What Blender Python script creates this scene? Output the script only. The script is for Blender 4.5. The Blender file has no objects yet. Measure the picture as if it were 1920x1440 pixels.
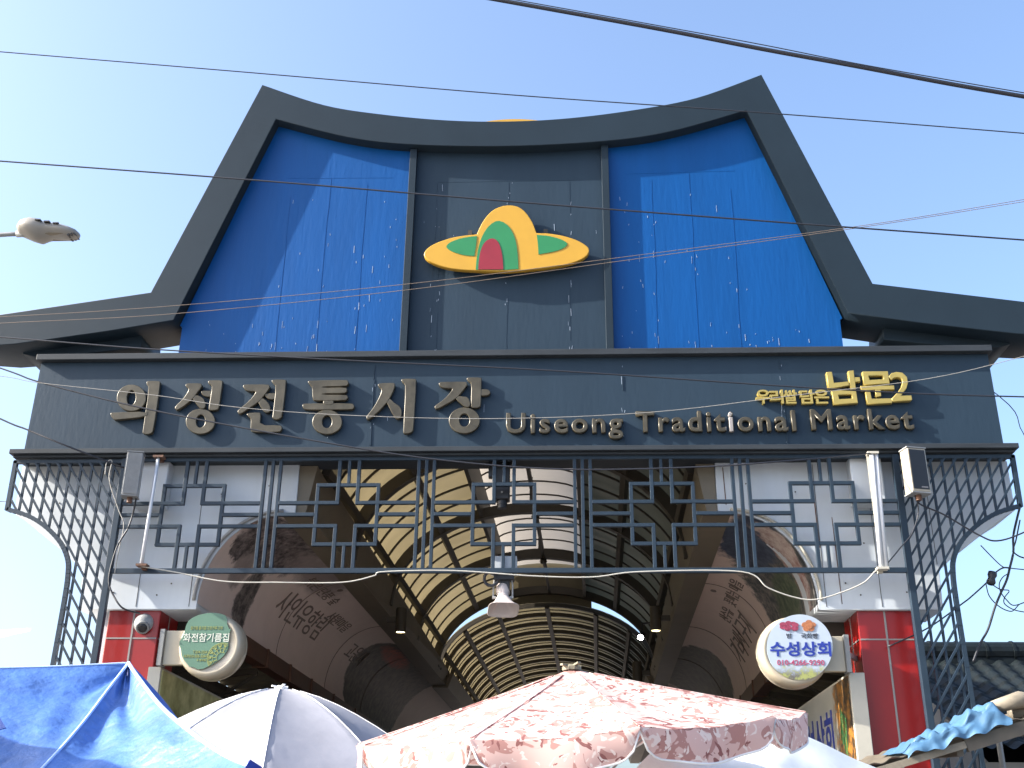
import bpy, bmesh, math, random
from mathutils import Vector, Matrix
random.seed(7)
sc = bpy.context.scene
COL = sc.collection
rad = math.radians

# ------------------------------------------------------------------ camera, sky, sun, exposure
CAM = Vector((0.655, -12.0, 1.6))
FPX = 2100.0
def cam_axes(pitch, yaw, roll):
    cp, sp, cy, sy = math.cos(pitch), math.sin(pitch), math.cos(yaw), math.sin(yaw)
    f = Vector((sy*cp, cy*cp, sp)); r = Vector((cy, -sy, 0)); u = r.cross(f)
    return r*math.cos(roll)+u*math.sin(roll), -r*math.sin(roll)+u*math.cos(roll), f
CR, CU, CF = cam_axes(rad(23.59), rad(-2.75), rad(0.62))
cd = bpy.data.cameras.new("camera"); cam = bpy.data.objects.new("camera", cd); COL.objects.link(cam)
cd.sensor_fit = 'HORIZONTAL'; cd.sensor_width = 36; cd.lens = 36*FPX/1920
cd.clip_start = 0.05; cd.clip_end = 2000
M = Matrix((CR, CU, -CF)).transposed().to_4x4(); M.translation = CAM
cam.matrix_world = M
sc.camera = cam

SUN = Vector((-4.8, -1.0, 2.75)).normalized()
elev = math.asin(SUN.z)
w = bpy.data.worlds.new("World"); sc.world = w; w.use_nodes = True
nt = w.node_tree; nt.nodes.clear()
sky = nt.nodes.new('ShaderNodeTexSky'); sky.sky_type = 'NISHITA'; sky.sun_disc = False
sky.sun_elevation = elev; sky.sun_rotation = math.atan2(SUN.x, SUN.y)
sky.air_density = 1.0; sky.dust_density = 4.6; sky.ozone_density = 3.2
bg = nt.nodes.new('ShaderNodeBackground'); bg.inputs['Strength'].default_value = 0.15
wo = nt.nodes.new('ShaderNodeOutputWorld')
nt.links.new(sky.outputs[0], bg.inputs[0]); nt.links.new(bg.outputs[0], wo.inputs[0])
sd = bpy.data.lights.new("sun", 'SUN'); sd.energy = 4.8; sd.angle = rad(0.5); sd.color = (1.0, 0.94, 0.84)
so = bpy.data.objects.new("sun", sd); COL.objects.link(so)
so.rotation_euler = SUN.to_track_quat('Z', 'Y').to_euler()
sc.view_settings.view_transform = 'Standard'; sc.view_settings.look = 'None'
sc.view_settings.gamma = 1.0; sc.view_settings.exposure = 1.62
sc.render.engine = 'CYCLES'
sc.cycles.max_bounces = 8; sc.cycles.transmission_bounces = 6; sc.cycles.use_denoising = True

def P(px, py, Y=0.0):
    d = CF*FPX + CR*(px-960) - CU*(py-720)
    return CAM + d*((Y-CAM.y)/d.y)
def PXZ(px, py, Y=0.0):
    p = P(px, py, Y); return (p.x, p.z)

# ------------------------------------------------------------------ materials
def mat(name, col, rough=0.5, metal=0.0, var=0.12, scale=3.0, bump=0.0, bscale=40.0, stretch=None,
        speck=None, speck_amt=0.62, transl=0.0, spec=0.5, emit=None, estr=0.0, col2=None, coat=0.0):
    m = bpy.data.materials.new(name); m.use_nodes = True
    n = m.node_tree; L = n.links; b = n.nodes['Principled BSDF']
    b.inputs['Roughness'].default_value = rough; b.inputs['Metallic'].default_value = metal
    b.inputs['Specular IOR Level'].default_value = spec
    b.inputs['Coat Weight'].default_value = coat
    tc = n.nodes.new('ShaderNodeTexCoord'); src = tc.outputs['Object']
    if stretch:
        mp = n.nodes.new('ShaderNodeMapping'); mp.inputs['Scale'].default_value = stretch
        L.new(src, mp.inputs[0]); ssrc = mp.outputs[0]
    else: ssrc = src
    nz = n.nodes.new('ShaderNodeTexNoise'); nz.inputs['Scale'].default_value = scale
    nz.inputs['Detail'].default_value = 6; nz.inputs['Roughness'].default_value = 0.62
    L.new(ssrc, nz.inputs['Vector'])
    cr = n.nodes.new('ShaderNodeValToRGB')
    c2 = col2 or tuple(min(1, c*(1+var)) for c in col)
    c1 = tuple(c*(1-var) for c in col)
    cr.color_ramp.elements[0].position = 0.3; cr.color_ramp.elements[0].color = (*c1, 1)
    cr.color_ramp.elements[1].position = 0.7; cr.color_ramp.elements[1].color = (*c2, 1)
    L.new(nz.outputs['Fac'], cr.inputs[0]); out = cr.outputs[0]
    if speck:
        n2 = n.nodes.new('ShaderNodeTexNoise'); n2.inputs['Scale'].default_value = 9; n2.inputs['Detail'].default_value = 8
        n2.inputs['Roughness'].default_value = 0.75
        mp2 = n.nodes.new('ShaderNodeMapping'); mp2.inputs['Scale'].default_value = (3.0, 3.0, 0.35)
        L.new(src, mp2.inputs[0]); L.new(mp2.outputs[0], n2.inputs['Vector'])
        r2 = n.nodes.new('ShaderNodeValToRGB')
        r2.color_ramp.elements[0].position = speck_amt; r2.color_ramp.elements[1].position = speck_amt+0.05
        L.new(n2.outputs['Fac'], r2.inputs[0])
        mx = n.nodes.new('ShaderNodeMix'); mx.data_type = 'RGBA'
        L.new(r2.outputs[0], mx.inputs['Factor']); L.new(out, mx.inputs[6]); mx.inputs[7].default_value = (*speck, 1)
        out = mx.outputs[2]
    L.new(out, b.inputs['Base Color'])
    if bump > 0:
        n3 = n.nodes.new('ShaderNodeTexNoise'); n3.inputs['Scale'].default_value = bscale; n3.inputs['Detail'].default_value = 4
        L.new(ssrc, n3.inputs['Vector'])
        bp = n.nodes.new('ShaderNodeBump'); bp.inputs['Strength'].default_value = bump; bp.inputs['Distance'].default_value = 0.02
        L.new(n3.outputs['Fac'], bp.inputs['Height']); L.new(bp.outputs[0], b.inputs['Normal'])
    if emit:
        b.inputs['Emission Color'].default_value = (*emit, 1); b.inputs['Emission Strength'].default_value = estr
    if transl > 0:
        t = n.nodes.new('ShaderNodeBsdfTranslucent'); L.new(out, t.inputs[0])
        ms = n.nodes.new('ShaderNodeMixShader'); ms.inputs[0].default_value = transl
        o = n.nodes['Material Output']
        L.new(b.outputs[0], ms.inputs[1]); L.new(t.outputs[0], ms.inputs[2]); L.new(ms.outputs[0], o.inputs[0])
    m.diffuse_color = (*col, 1)
    return m

MAT = {}
MAT['slate'] = mat('slate_paint', (0.0145, 0.025, 0.036), 0.5, spec=0.16, var=0.10, scale=1.2, bump=0.05, bscale=14, speck=(0.1, 0.1, 0.095), speck_amt=0.74)
MAT['slate_dusty'] = mat('dusty_slate_trim', (0.030, 0.036, 0.043), 0.55, var=0.2, scale=3, stretch=(0.6, 1, 3), spec=0.2, speck=(0.12, 0.11, 0.1), speck_amt=0.72)
MAT['slate_wall'] = mat('slate_panel_paint', (0.0195, 0.036, 0.056), 0.5, spec=0.18, var=0.08, scale=1.0, bump=0.10, bscale=10, stretch=(2, 2, 0.5), speck=(0.1, 0.11, 0.11), speck_amt=0.745)
MAT['blue'] = mat('blue_panel_paint', (0.0012, 0.058, 0.215), 0.45, spec=0.22, var=0.09, scale=0.9, bump=0.13, bscale=9, stretch=(2.4, 2.4, 0.4), speck=(0.1, 0.18, 0.32), speck_amt=0.76)
MAT['bar'] = mat('lattice_paint', (0.0165, 0.030, 0.047), 0.45, spec=0.3, var=0.12, scale=6, bump=0.05, speck=(0.12, 0.11, 0.1), speck_amt=0.73)
MAT['white'] = mat('white_cladding', (0.50, 0.54, 0.58), 0.45, var=0.07, scale=1.3, stretch=(2, 2, 0.5), bump=0.02, speck=(0.40, 0.38, 0.33), speck_amt=0.69)
MAT['cream'] = mat('cream_trim', (0.42, 0.40, 0.34), 0.5, var=0.08)
MAT['red'] = mat('red_enamel', (0.26, 0.009, 0.008), 0.32, var=0.08, scale=1.5, bump=0.02, bscale=5, coat=0.1)
MAT['grout'] = mat('pale_grout', (0.24, 0.225, 0.22), 0.6)
MAT['bronze'] = mat('aged_bronze', (0.054, 0.046, 0.029), 0.36, metal=0.25, var=0.22, scale=6, bump=0.04, bscale=9, col2=(0.085, 0.073, 0.049))
MAT['gold'] = mat('gold_lettering', (0.34, 0.265, 0.075), 0.34, metal=0.2, var=0.08)
MAT['yellow'] = mat('yellow_enamel', (0.45, 0.25, 0.022), 0.4, var=0.05, speck=(0.3, 0.2, 0.06), speck_amt=0.77)
MAT['green'] = mat('green_enamel', (0.018, 0.17, 0.058), 0.4, var=0.06, speck=(0.4, 0.5, 0.35), speck_amt=0.77)
MAT['crimson'] = mat('crimson_enamel', (0.21, 0.012, 0.022), 0.4, var=0.08)
MAT['steel'] = mat('brown_steel', (0.038, 0.031, 0.021), 0.55, var=0.18)
MAT['beam'] = mat('beige_beam_paint', (0.15, 0.125, 0.088), 0.55, var=0.14, scale=1.2)
MAT['sheet'] = mat('cream_polycarbonate', (0.150, 0.124, 0.072), 0.45, var=0.16, scale=1.5, transl=0.36, speck=(0.14, 0.11, 0.06), speck_amt=0.66)
MAT['sheet_white'] = mat('white_polycarbonate', (0.27, 0.245, 0.215), 0.4, var=0.06, scale=1.5, transl=0.5, speck=(0.16, 0.14, 0.11), speck_amt=0.70)
MAT['gutter'] = mat('brown_gutter', (0.065, 0.022, 0.012), 0.45, var=0.2)
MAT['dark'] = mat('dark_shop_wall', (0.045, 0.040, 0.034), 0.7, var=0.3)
MAT['corr'] = mat('corrugated_olive', (0.16, 0.145, 0.10), 0.55, var=0.15)
MAT['black'] = mat('black_plastic', (0.014, 0.014, 0.016), 0.4, var=0.2)
MAT['cable'] = mat('cable_rubber', (0.016, 0.018, 0.026), 0.5, var=0.1)
MAT['tancable'] = mat('tan_copper_cable', (0.17, 0.13, 0.10), 0.5, var=0.1)
MAT['greycable'] = mat('grey_cable', (0.28, 0.27, 0.25), 0.5, var=0.1)
MAT['whitecable'] = mat('white_cable', (0.42, 0.41, 0.37), 0.5, var=0.05)
MAT['ivory'] = mat('ivory_plastic', (0.38, 0.335, 0.255), 0.3, var=0.05, coat=0.3)
MAT['tube'] = mat('white_lamp_plastic', (0.55, 0.57, 0.60), 0.25, var=0.04)
MAT['rust'] = mat('rusty_bracket', (0.10, 0.045, 0.025), 0.7, var=0.4, scale=20)
MAT['grey'] = mat('grey_plastic', (0.2, 0.205, 0.205), 0.45, var=0.1)
MAT['ribgrey'] = mat('weathered_grey_metal', (0.26, 0.265, 0.265), 0.5, var=0.16, scale=8)
MAT['horn'] = mat('pale_horn_paint', (0.50, 0.44, 0.42), 0.35, var=0.05)
MAT['lens'] = mat('lit_lamp_lens', (0.9, 0.85, 0.6), 0.3, emit=(1.0, 0.85, 0.45), estr=6.0)
MAT['lensw'] = mat('lit_spot_lens', (0.9, 0.9, 0.9), 0.3, emit=(1.0, 0.98, 0.95), estr=14.0)
MAT['lampgrey'] = mat('lamp_housing_grey', (0.24, 0.225, 0.20), 0.4, var=0.06)
MAT['signgreen'] = mat('faded_green_print', (0.085, 0.165, 0.115), 0.35, var=0.10, scale=2)
MAT['printwhite'] = mat('white_print', (0.46, 0.48, 0.42), 0.5)
MAT['printyellow'] = mat('yellow_green_print', (0.24, 0.27, 0.08), 0.5)
MAT['printblue'] = mat('blue_print', (0.012, 0.03, 0.24), 0.5)
MAT['printblack'] = mat('black_print', (0.03, 0.03, 0.04), 0.5)
MAT['printink'] = mat('brown_ink_print', (0.15, 0.115, 0.095), 0.6)
MAT['printpink'] = mat('pink_red_print', (0.34, 0.05, 0.11), 0.5)
MAT['chestnut'] = mat('chestnut_print', (0.23, 0.035, 0.07), 0.4, var=0.5, scale=40)
MAT['biscuit'] = mat('biscuit_print', (0.34, 0.13, 0.055), 0.4, var=0.3, scale=60)
MAT['asphalt'] = mat('street_concrete', (0.16, 0.155, 0.15), 0.9, var=0.25, scale=0.6, bump=0.2, bscale=30)
MAT['floor'] = mat('arcade_paving', (0.20, 0.17, 0.145), 0.7, var=0.2, scale=1.5)
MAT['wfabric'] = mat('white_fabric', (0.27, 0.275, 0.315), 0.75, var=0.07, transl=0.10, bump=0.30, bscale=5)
MAT['binding'] = mat('pale_binding', (0.82, 0.80, 0.78), 0.7)
MAT['bluefab'] = mat('blue_tarpaulin', (0.062, 0.150, 0.42), 0.42, var=0.22, scale=6, transl=0.15, bump=0.7, bscale=12, stretch=(1, 1.4, 1))
MAT['bluedark'] = mat('deep_and_shaded_blue_tarpaulin', (0.03, 0.10, 0.42), 0.5, var=0.1, transl=0.1, bump=0.2, bscale=10)
MAT['skyblue'] = mat('sky_blue_tarpaulin', (0.055, 0.135, 0.24), 0.5, var=0.15, scale=6, transl=0.1, bump=0.4, bscale=9)
MAT['seam'] = mat('pale_seam_tape', (0.42, 0.55, 0.80), 0.6)
MAT['roofbrown'] = mat('weathered_awning_sheet', (0.10, 0.085, 0.065), 0.6, var=0.25)
MAT['timber'] = mat('pale_timber_batten', (0.19, 0.165, 0.125), 0.7, var=0.3, scale=8)
MAT['tile'] = mat('dark_roof_tile', (0.0045, 0.0085, 0.0105), 0.6, spec=0.25, var=0.35, scale=5, bump=0.2, bscale=20)
MAT['plaster'] = mat('grey_plaster', (0.34, 0.33, 0.31), 0.8, var=0.1)
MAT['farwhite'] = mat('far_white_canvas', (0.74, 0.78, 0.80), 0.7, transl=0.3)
MAT['signyellow'] = mat('olive_yellow_sign_face', (0.34, 0.32, 0.05), 0.4, var=0.6, scale=3, col2=(0.62, 0.60, 0.30))

def nodes_of(m):
    n = m.node_tree; return n, n.links, n.nodes['Principled BSDF']

def camo():
    m = mat('pink_camouflage_fabric', (0.6, 0.4, 0.36), 0.6)
    n, L, b = nodes_of(m)
    uv = n.nodes.new('ShaderNodeTexCoord')
    def mask(scale, thr, off, dist=1.2):
        mp = n.nodes.new('ShaderNodeMapping'); mp.inputs['Location'].default_value = off; mp.inputs['Scale'].default_value = (1.0, 1.0, 1.0)
        L.new(uv.outputs['Object'], mp.inputs[0])
        z = n.nodes.new('ShaderNodeTexNoise'); z.inputs['Scale'].default_value = scale; z.inputs['Detail'].default_value = 2.5
        z.inputs['Distortion'].default_value = dist
        L.new(mp.outputs[0], z.inputs['Vector'])
        r = n.nodes.new('ShaderNodeValToRGB'); r.color_ramp.interpolation = 'LINEAR'
        r.color_ramp.elements[0].position = thr; r.color_ramp.elements[1].position = thr+0.012
        L.new(z.outputs['Fac'], r.inputs[0]); return r.outputs[0]
    def mix(f, a, c):
        x = n.nodes.new('ShaderNodeMix'); x.data_type = 'RGBA'; L.new(f, x.inputs['Factor'])
        if isinstance(a, tuple): x.inputs[6].default_value = (*a, 1)
        else: L.new(a, x.inputs[6])
        x.inputs[7].default_value = (*c, 1); return x.outputs[2]
    c = mix(mask(9.5, 0.56, (0, 0, 0)), (0.64, 0.45, 0.42), (0.42, 0.225, 0.205))
    c = mix(mask(10.5, 0.615, (5, 2, 1), 1.8), c, (0.25, 0.10, 0.095))
    c = mix(mask(11.0, 0.585, (9, 4, 7), 2.2), c, (0.74, 0.65, 0.62))
    L.new(c, b.inputs['Base Color'])
    for node in n.nodes:
        pass
    t = n.nodes.new('ShaderNodeBsdfTranslucent'); L.new(c, t.inputs[0])
    ms = n.nodes.new('ShaderNodeMixShader'); ms.inputs[0].default_value = 0.32
    L.new(b.outputs[0], ms.inputs[1]); L.new(t.outputs[0], ms.inputs[2]); L.new(ms.outputs[0], n.nodes['Material Output'].inputs[0])
    return m
MAT['camo'] = camo()

def cove_mat(name, spots, base=(0.60, 0.50, 0.455)):
    """printed ceiling vinyl: UV = (metres along the arcade, metres up the curve); spots = list of (u, v, ru, rv, colour a, colour b, hardness)"""
    m = mat(name, base, 0.6, var=0.05)
    n, L, b = nodes_of(m)
    out = b.inputs['Base Color'].links[0].from_socket
    tc = n.nodes.new('ShaderNodeTexCoord')
    for i, (u, v, ru, rv, ca, cb, hard, dis) in enumerate(spots):
        nz = n.nodes.new('ShaderNodeTexNoise'); nz.inputs['Scale'].default_value = 4.5; nz.inputs['Detail'].default_value = 9; nz.inputs['Roughness'].default_value = 0.72
        mo = n.nodes.new('ShaderNodeMapping'); mo.inputs['Location'].default_value = (i*3.1, i*1.7, 0)
        L.new(tc.outputs['UV'], mo.inputs[0]); L.new(mo.outputs[0], nz.inputs['Vector'])
        mp = n.nodes.new('ShaderNodeMapping'); mp.inputs['Location'].default_value = (-u/ru, -v/rv, 0); mp.inputs['Scale'].default_value = (1/ru, 1/rv, 1)
        L.new(tc.outputs['UV'], mp.inputs[0])
        ln = n.nodes.new('ShaderNodeVectorMath'); ln.operation = 'LENGTH'; L.new(mp.outputs[0], ln.inputs[0])
        a = n.nodes.new('ShaderNodeMath'); a.operation = 'MULTIPLY_ADD'; a.inputs[1].default_value = dis; L.new(nz.outputs['Fac'], a.inputs[0]); L.new(ln.outputs['Value'], a.inputs[2])
        r = n.nodes.new('ShaderNodeValToRGB')
        r.color_ramp.elements[0].position = 0.5; r.color_ramp.elements[0].color = (1, 1, 1, 1)
        r.color_ramp.elements[1].position = 0.5+hard; r.color_ramp.elements[1].color = (0, 0, 0, 1)
        h = n.nodes.new('ShaderNodeMath'); h.operation = 'MULTIPLY'; h.inputs[1].default_value = 0.5/(1+dis*0.5); L.new(a.outputs[0], h.inputs[0])
        L.new(h.outputs[0], r.inputs[0])
        n2 = n.nodes.new('ShaderNodeTexNoise'); n2.inputs['Scale'].default_value = 7; n2.inputs['Detail'].default_value = 8; n2.inputs['Roughness'].default_value = 0.75
        L.new(mo.outputs[0], n2.inputs['Vector'])
        cr = n.nodes.new('ShaderNodeValToRGB'); cr.color_ramp.elements[0].position = 0.42; cr.color_ramp.elements[0].color = (*ca, 1)
        cr.color_ramp.elements[1].position = 0.62; cr.color_ramp.elements[1].color = (*cb, 1); L.new(n2.outputs['Fac'], cr.inputs[0])
        x = n.nodes.new('ShaderNodeMix'); x.data_type = 'RGBA'
        L.new(r.outputs[0], x.inputs['Factor']); L.new(out, x.inputs[6]); L.new(cr.outputs[0], x.inputs[7]); out = x.outputs[2]
    L.new(out, b.inputs['Base Color'])
    return m

def blotch_mat(name, base, a, bcol, thr, scale, axis_lo=None):
    """a printed photograph reduced to its large colour patches"""
    m = mat(name, base, 0.35, var=0.06)
    n, L, b = nodes_of(m)
    out = b.inputs['Base Color'].links[0].from_socket
    tc = n.nodes.new('ShaderNodeTexCoord')
    z = n.nodes.new('ShaderNodeTexNoise'); z.inputs['Scale'].default_value = scale; z.inputs['Detail'].default_value = 7; z.inputs['Roughness'].default_value = 0.7
    L.new(tc.outputs['Object'], z.inputs['Vector'])
    cr = n.nodes.new('ShaderNodeValToRGB'); cr.color_ramp.elements[0].position = 0.45; cr.color_ramp.elements[0].color = (*a, 1)
    cr.color_ramp.elements[1].position = 0.58; cr.color_ramp.elements[1].color = (*bcol, 1); L.new(z.outputs['Fac'], cr.inputs[0])
    sx = n.nodes.new('ShaderNodeSeparateXYZ'); L.new(tc.outputs['Object'], sx.inputs[0])
    ax, lo, hi = axis_lo
    ad = n.nodes.new('ShaderNodeMath'); ad.operation = 'MULTIPLY_ADD'; ad.inputs[1].default_value = thr; L.new(z.outputs['Fac'], ad.inputs[0]); L.new(sx.outputs[ax], ad.inputs[2])
    mr = n.nodes.new('ShaderNodeMapRange'); mr.inputs['From Min'].default_value = lo; mr.inputs['From Max'].default_value = hi; L.new(ad.outputs[0], mr.inputs['Value'])
    x = n.nodes.new('ShaderNodeMix'); x.data_type = 'RGBA'; L.new(mr.outputs[0], x.inputs['Factor']); L.new(out, x.inputs[6]); L.new(cr.outputs[0], x.inputs[7])
    L.new(x.outputs[2], b.inputs['Base Color'])
    return m

# ------------------------------------------------------------------ mesh helpers
class MB:
    def __init__(s): s.v = []; s.f = []; s.mi = []; s.uv = None
    def add(s, vs, fs, mi=0):
        o = len(s.v); s.v += [tuple(v) for v in vs]; s.f += [tuple(i+o for i in f) for f in fs]; s.mi += [mi]*len(fs)
    def box(s, x0, x1, y0, y1, z0, z1, mi=0):
        s.add([(x0,y0,z0),(x1,y0,z0),(x1,y1,z0),(x0,y1,z0),(x0,y0,z1),(x1,y0,z1),(x1,y1,z1),(x0,y1,z1)],
              [(0,3,2,1),(4,5,6,7),(0,1,5,4),(1,2,6,5),(2,3,7,6),(3,0,4,7)], mi)
    def bar(s, a, b, wd, dp, up=(0,1,0), mi=0):
        a = Vector(a); b = Vector(b); d = (b-a).normalized(); u = Vector(up)
        sd = d.cross(u).normalized(); u2 = sd.cross(d).normalized()
        vs = []
        for p in (a, b):
            for i, j in ((-1,-1),(1,-1),(1,1),(-1,1)): vs.append(p + sd*wd/2*i + u2*dp/2*j)
        s.add(vs, [(0,1,2,3),(7,6,5,4),(0,4,5,1),(1,5,6,2),(2,6,7,3),(3,7,4,0)], mi)
    def tube(s, pts, r, n=8, cap=True, mi=0):
        pts = [Vector(p) for p in pts]; k = len(pts); vs = []; rr = r if isinstance(r, (list, tuple)) else [r]*k
        ref = Vector((0,0,1))
        for i, p in enumerate(pts):
            t = (pts[min(i+1,k-1)]-pts[max(i-1,0)]).normalized()
            if abs(t.dot(ref)) > 0.95: ref2 = Vector((0,1,0))
            else: ref2 = ref
            a = t.cross(ref2).normalized(); b = t.cross(a).normalized()
            for j in range(n):
                q = 2*math.pi*j/n; vs.append(p + (a*math.cos(q)+b*math.sin(q))*rr[i])
        fs = [(i*n+j, i*n+(j+1)%n, (i+1)*n+(j+1)%n, (i+1)*n+j) for i in range(k-1) for j in range(n)]
        if cap: fs += [tuple(range(n)), tuple(range((k-1)*n, k*n))[::-1]]
        s.add(vs, fs, mi)
    def lathe(s, prof, c, axis='Z', n=32, mi=0, M=None):
        vs = []; k = len(prof)
        for r, h in prof:
            for j in range(n):
                q = 2*math.pi*j/n
                if axis == 'Z': v = Vector((r*math.cos(q), r*math.sin(q), h))
                elif axis == 'Y': v = Vector((r*math.cos(q), h, r*math.sin(q)))
                else: v = Vector((h, r*math.cos(q), r*math.sin(q)))
                if M is not None: v = M @ v
                vs.append(v+Vector(c))
        fs = [(i*n+j, i*n+(j+1)%n, (i+1)*n+(j+1)%n, (i+1)*n+j) for i in range(k-1) for j in range(n)]
        fs += [tuple(range(n))[::-1], tuple(range((k-1)*n, k*n))]
        s.add(vs, fs, mi)
    def grid(s, fn, nu, nv, mi=0):
        vs = [fn(i/nu, j/nv) for i in range(nu+1) for j in range(nv+1)]
        s.add(vs, [(i*(nv+1)+j, (i+1)*(nv+1)+j, (i+1)*(nv+1)+j+1, i*(nv+1)+j+1) for i in range(nu) for j in range(nv)], mi)
    def build(s, name, mats, parent=None, smooth=False, bevel=0.0, fixn=True, solid=0.0):
        me = bpy.data.meshes.new(name); me.from_pydata(s.v, [], s.f); me.update()
        if not isinstance(mats, (list, tuple)): mats = [mats]
        for m in mats: me.materials.append(m)
        for p, i in zip(me.polygons, s.mi): p.material_index = i; p.use_smooth = smooth
        if fixn:
            bm = bmesh.new(); bm.from_mesh(me); bmesh.ops.recalc_face_normals(bm, faces=bm.faces); bm.to_mesh(me); bm.free()
        return link(name, me, parent, bevel, solid)

def link(name, me, parent=None, bevel=0.0, solid=0.0):
    o = bpy.data.objects.new(name, me); COL.objects.link(o)
    if parent is not None:
        o.parent = parent
        o.matrix_parent_inverse = world_of(parent).inverted()
    if solid:
        md = o.modifiers.new('thickness', 'SOLIDIFY'); md.thickness = solid
    if bevel:
        md = o.modifiers.new('bevel', 'BEVEL'); md.width = bevel; md.segments = 2; md.limit_method = 'ANGLE'; md.angle_limit = rad(40)
    return o
def world_of(o):
    m = o.matrix_basis.copy()
    if o.parent: m = world_of(o.parent) @ o.matrix_parent_inverse @ m
    return m
def thing(name, label, cat, loc=(0,0,0), group=None):
    o = bpy.data.objects.new(name, None); COL.objects.link(o); o.location = loc; o.empty_display_size = 0.2
    return tag(o, label, cat, group)
def tag(o, label, cat, group=None):
    o['label'] = label; o['category'] = cat
    if group: o['group'] = group
    return o
def structure(o): o['kind'] = 'structure'; return o

def curve_mesh(polys, half, bevel=0.0, res=1):
    """filled closed outlines (even-odd) as a solid slab, local XY with thickness along Z"""
    cu = bpy.data.curves.new('outline', 'CURVE'); cu.dimensions = '2D'; cu.fill_mode = 'BOTH'
    cu.extrude = max(half-bevel, 0.0005); cu.bevel_depth = bevel; cu.bevel_resolution = res
    for pl in polys:
        sp = cu.splines.new('POLY'); sp.points.add(len(pl)-1)
        for p, q in zip(sp.points, pl): p.co = (q[0], q[1], 0, 1)
        sp.use_cyclic_u = True
    return to_mesh(cu)
def to_mesh(cu):
    o = bpy.data.objects.new('tmp', cu); COL.objects.link(o)
    dg = bpy.context.evaluated_depsgraph_get()
    me = bpy.data.meshes.new_from_object(o.evaluated_get(dg))
    bpy.data.objects.remove(o); bpy.data.curves.remove(cu)
    return me
def slab(name, polys, y0, y1, m, parent=None, bevel=0.0):
    """outlines in world (x, z) extruded from y0 (front) to y1 (back)"""
    me = curve_mesh(polys, (y1-y0)/2, bevel)
    yc = (y0+y1)/2
    for v in me.vertices: x, y, z = v.co; v.co = (x, yc-z, y)
    me.update(); me.materials.clear(); me.materials.append(m)
    return link(name, me, parent)
def join_meshes(name, mes, m, parent=None):
    bm = bmesh.new()
    for me in mes: bm.from_mesh(me)
    out = bpy.data.meshes.new(name); bm.to_mesh(out); bm.free()
    for mm in (m if isinstance(m, (list, tuple)) else [m]): out.materials.append(mm)
    return link(name, out, parent)
def slab_mesh(polys, y0, y1, bevel=0.0):
    me = curve_mesh(polys, (y1-y0)/2, bevel); yc = (y0+y1)/2
    for v in me.vertices: x, y, z = v.co; v.co = (x, yc-z, y)
    return me
def chaikin(p, it=1, closed=True):
    for _ in range(it):
        q = []; n = len(p)
        for i in range(n if closed else n-1):
            a, b = p[i], p[(i+1) % n]
            q += [(a[0]*.75+b[0]*.25, a[1]*.75+b[1]*.25), (a[0]*.25+b[0]*.75, a[1]*.25+b[1]*.75)]
        p = q
    return p
def catmull(p, k=6, closed=False):
    n = len(p); out = []
    P_ = [Vector(q) for q in p]
    for i in range(n if closed else n-1):
        if closed: a, b, c, d = P_[i-1], P_[i], P_[(i+1) % n], P_[(i+2) % n]
        else: a, b, c, d = P_[max(i-1,0)], P_[i], P_[i+1], P_[min(i+2,n-1)]
        for j in range(k):
            t = j/k
            out.append(0.5*((2*b)+(c-a)*t+(2*a-5*b+4*c-d)*t*t+(3*b-a-3*c+d)*t**3))
    if not closed: out.append(P_[-1])
    return out
def ell(cx, cy, rx, ry, tilt=0, n=40):
    t = rad(tilt); r = []
    for i in range(n):
        a = 2*math.pi*i/n; x, y = rx*math.cos(a), ry*math.sin(a)
        r.append((cx+x*math.cos(t)-y*math.sin(t), cy+x*math.sin(t)+y*math.cos(t)))
    return r
def text_mesh(body, bold=0.0, half=0.01, space=1.0, bevel=0.0, res=1):
    cu = bpy.data.curves.new('text', 'FONT'); cu.body = body; cu.size = 1; cu.offset = bold; cu.extrude = half
    cu.space_character = space; cu.resolution_u = 3; cu.bevel_depth = bevel; cu.bevel_resolution = res
    return to_mesh(cu)
def bounds(me):
    xs = [v.co.x for v in me.vertices]; ys = [v.co.y for v in me.vertices]
    return min(xs), max(xs), min(ys), max(ys)
def text_fit(body, x0, x1, z0, z1, y, depth, bold=0.02, space=1.0, cap=None, bevel=0.0):
    """text whose ink box fills x0..x1, z0..z1 (cap: scale by cap height from the baseline instead), its back on plane y"""
    me = text_mesh(body, bold, 0.5, space, bevel, 0)
    a, b, c, d = bounds(me)
    sx = (x1-x0)/(b-a); sz = (z1-z0)/(cap if cap else (d-c)); zo = 0 if cap else c
    for v in me.vertices:
        X, Y, Z = v.co; v.co = (x0+(X-a)*sx, y-depth/2-Z*depth, z0+(Y-zo)*sz)
    me.update(); me.materials.clear()
    return me

# ------------------------------------------------------------------ ground
g = MB(); g.box(-400, 400, -400, 0.9, -0.3, 0.0); street = structure(g.build('street', MAT['asphalt']))
g = MB(); g.box(-400, 400, 0.9, 600, -0.3, 0.02); structure(g.build('pavement', MAT['floor']))

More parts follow.
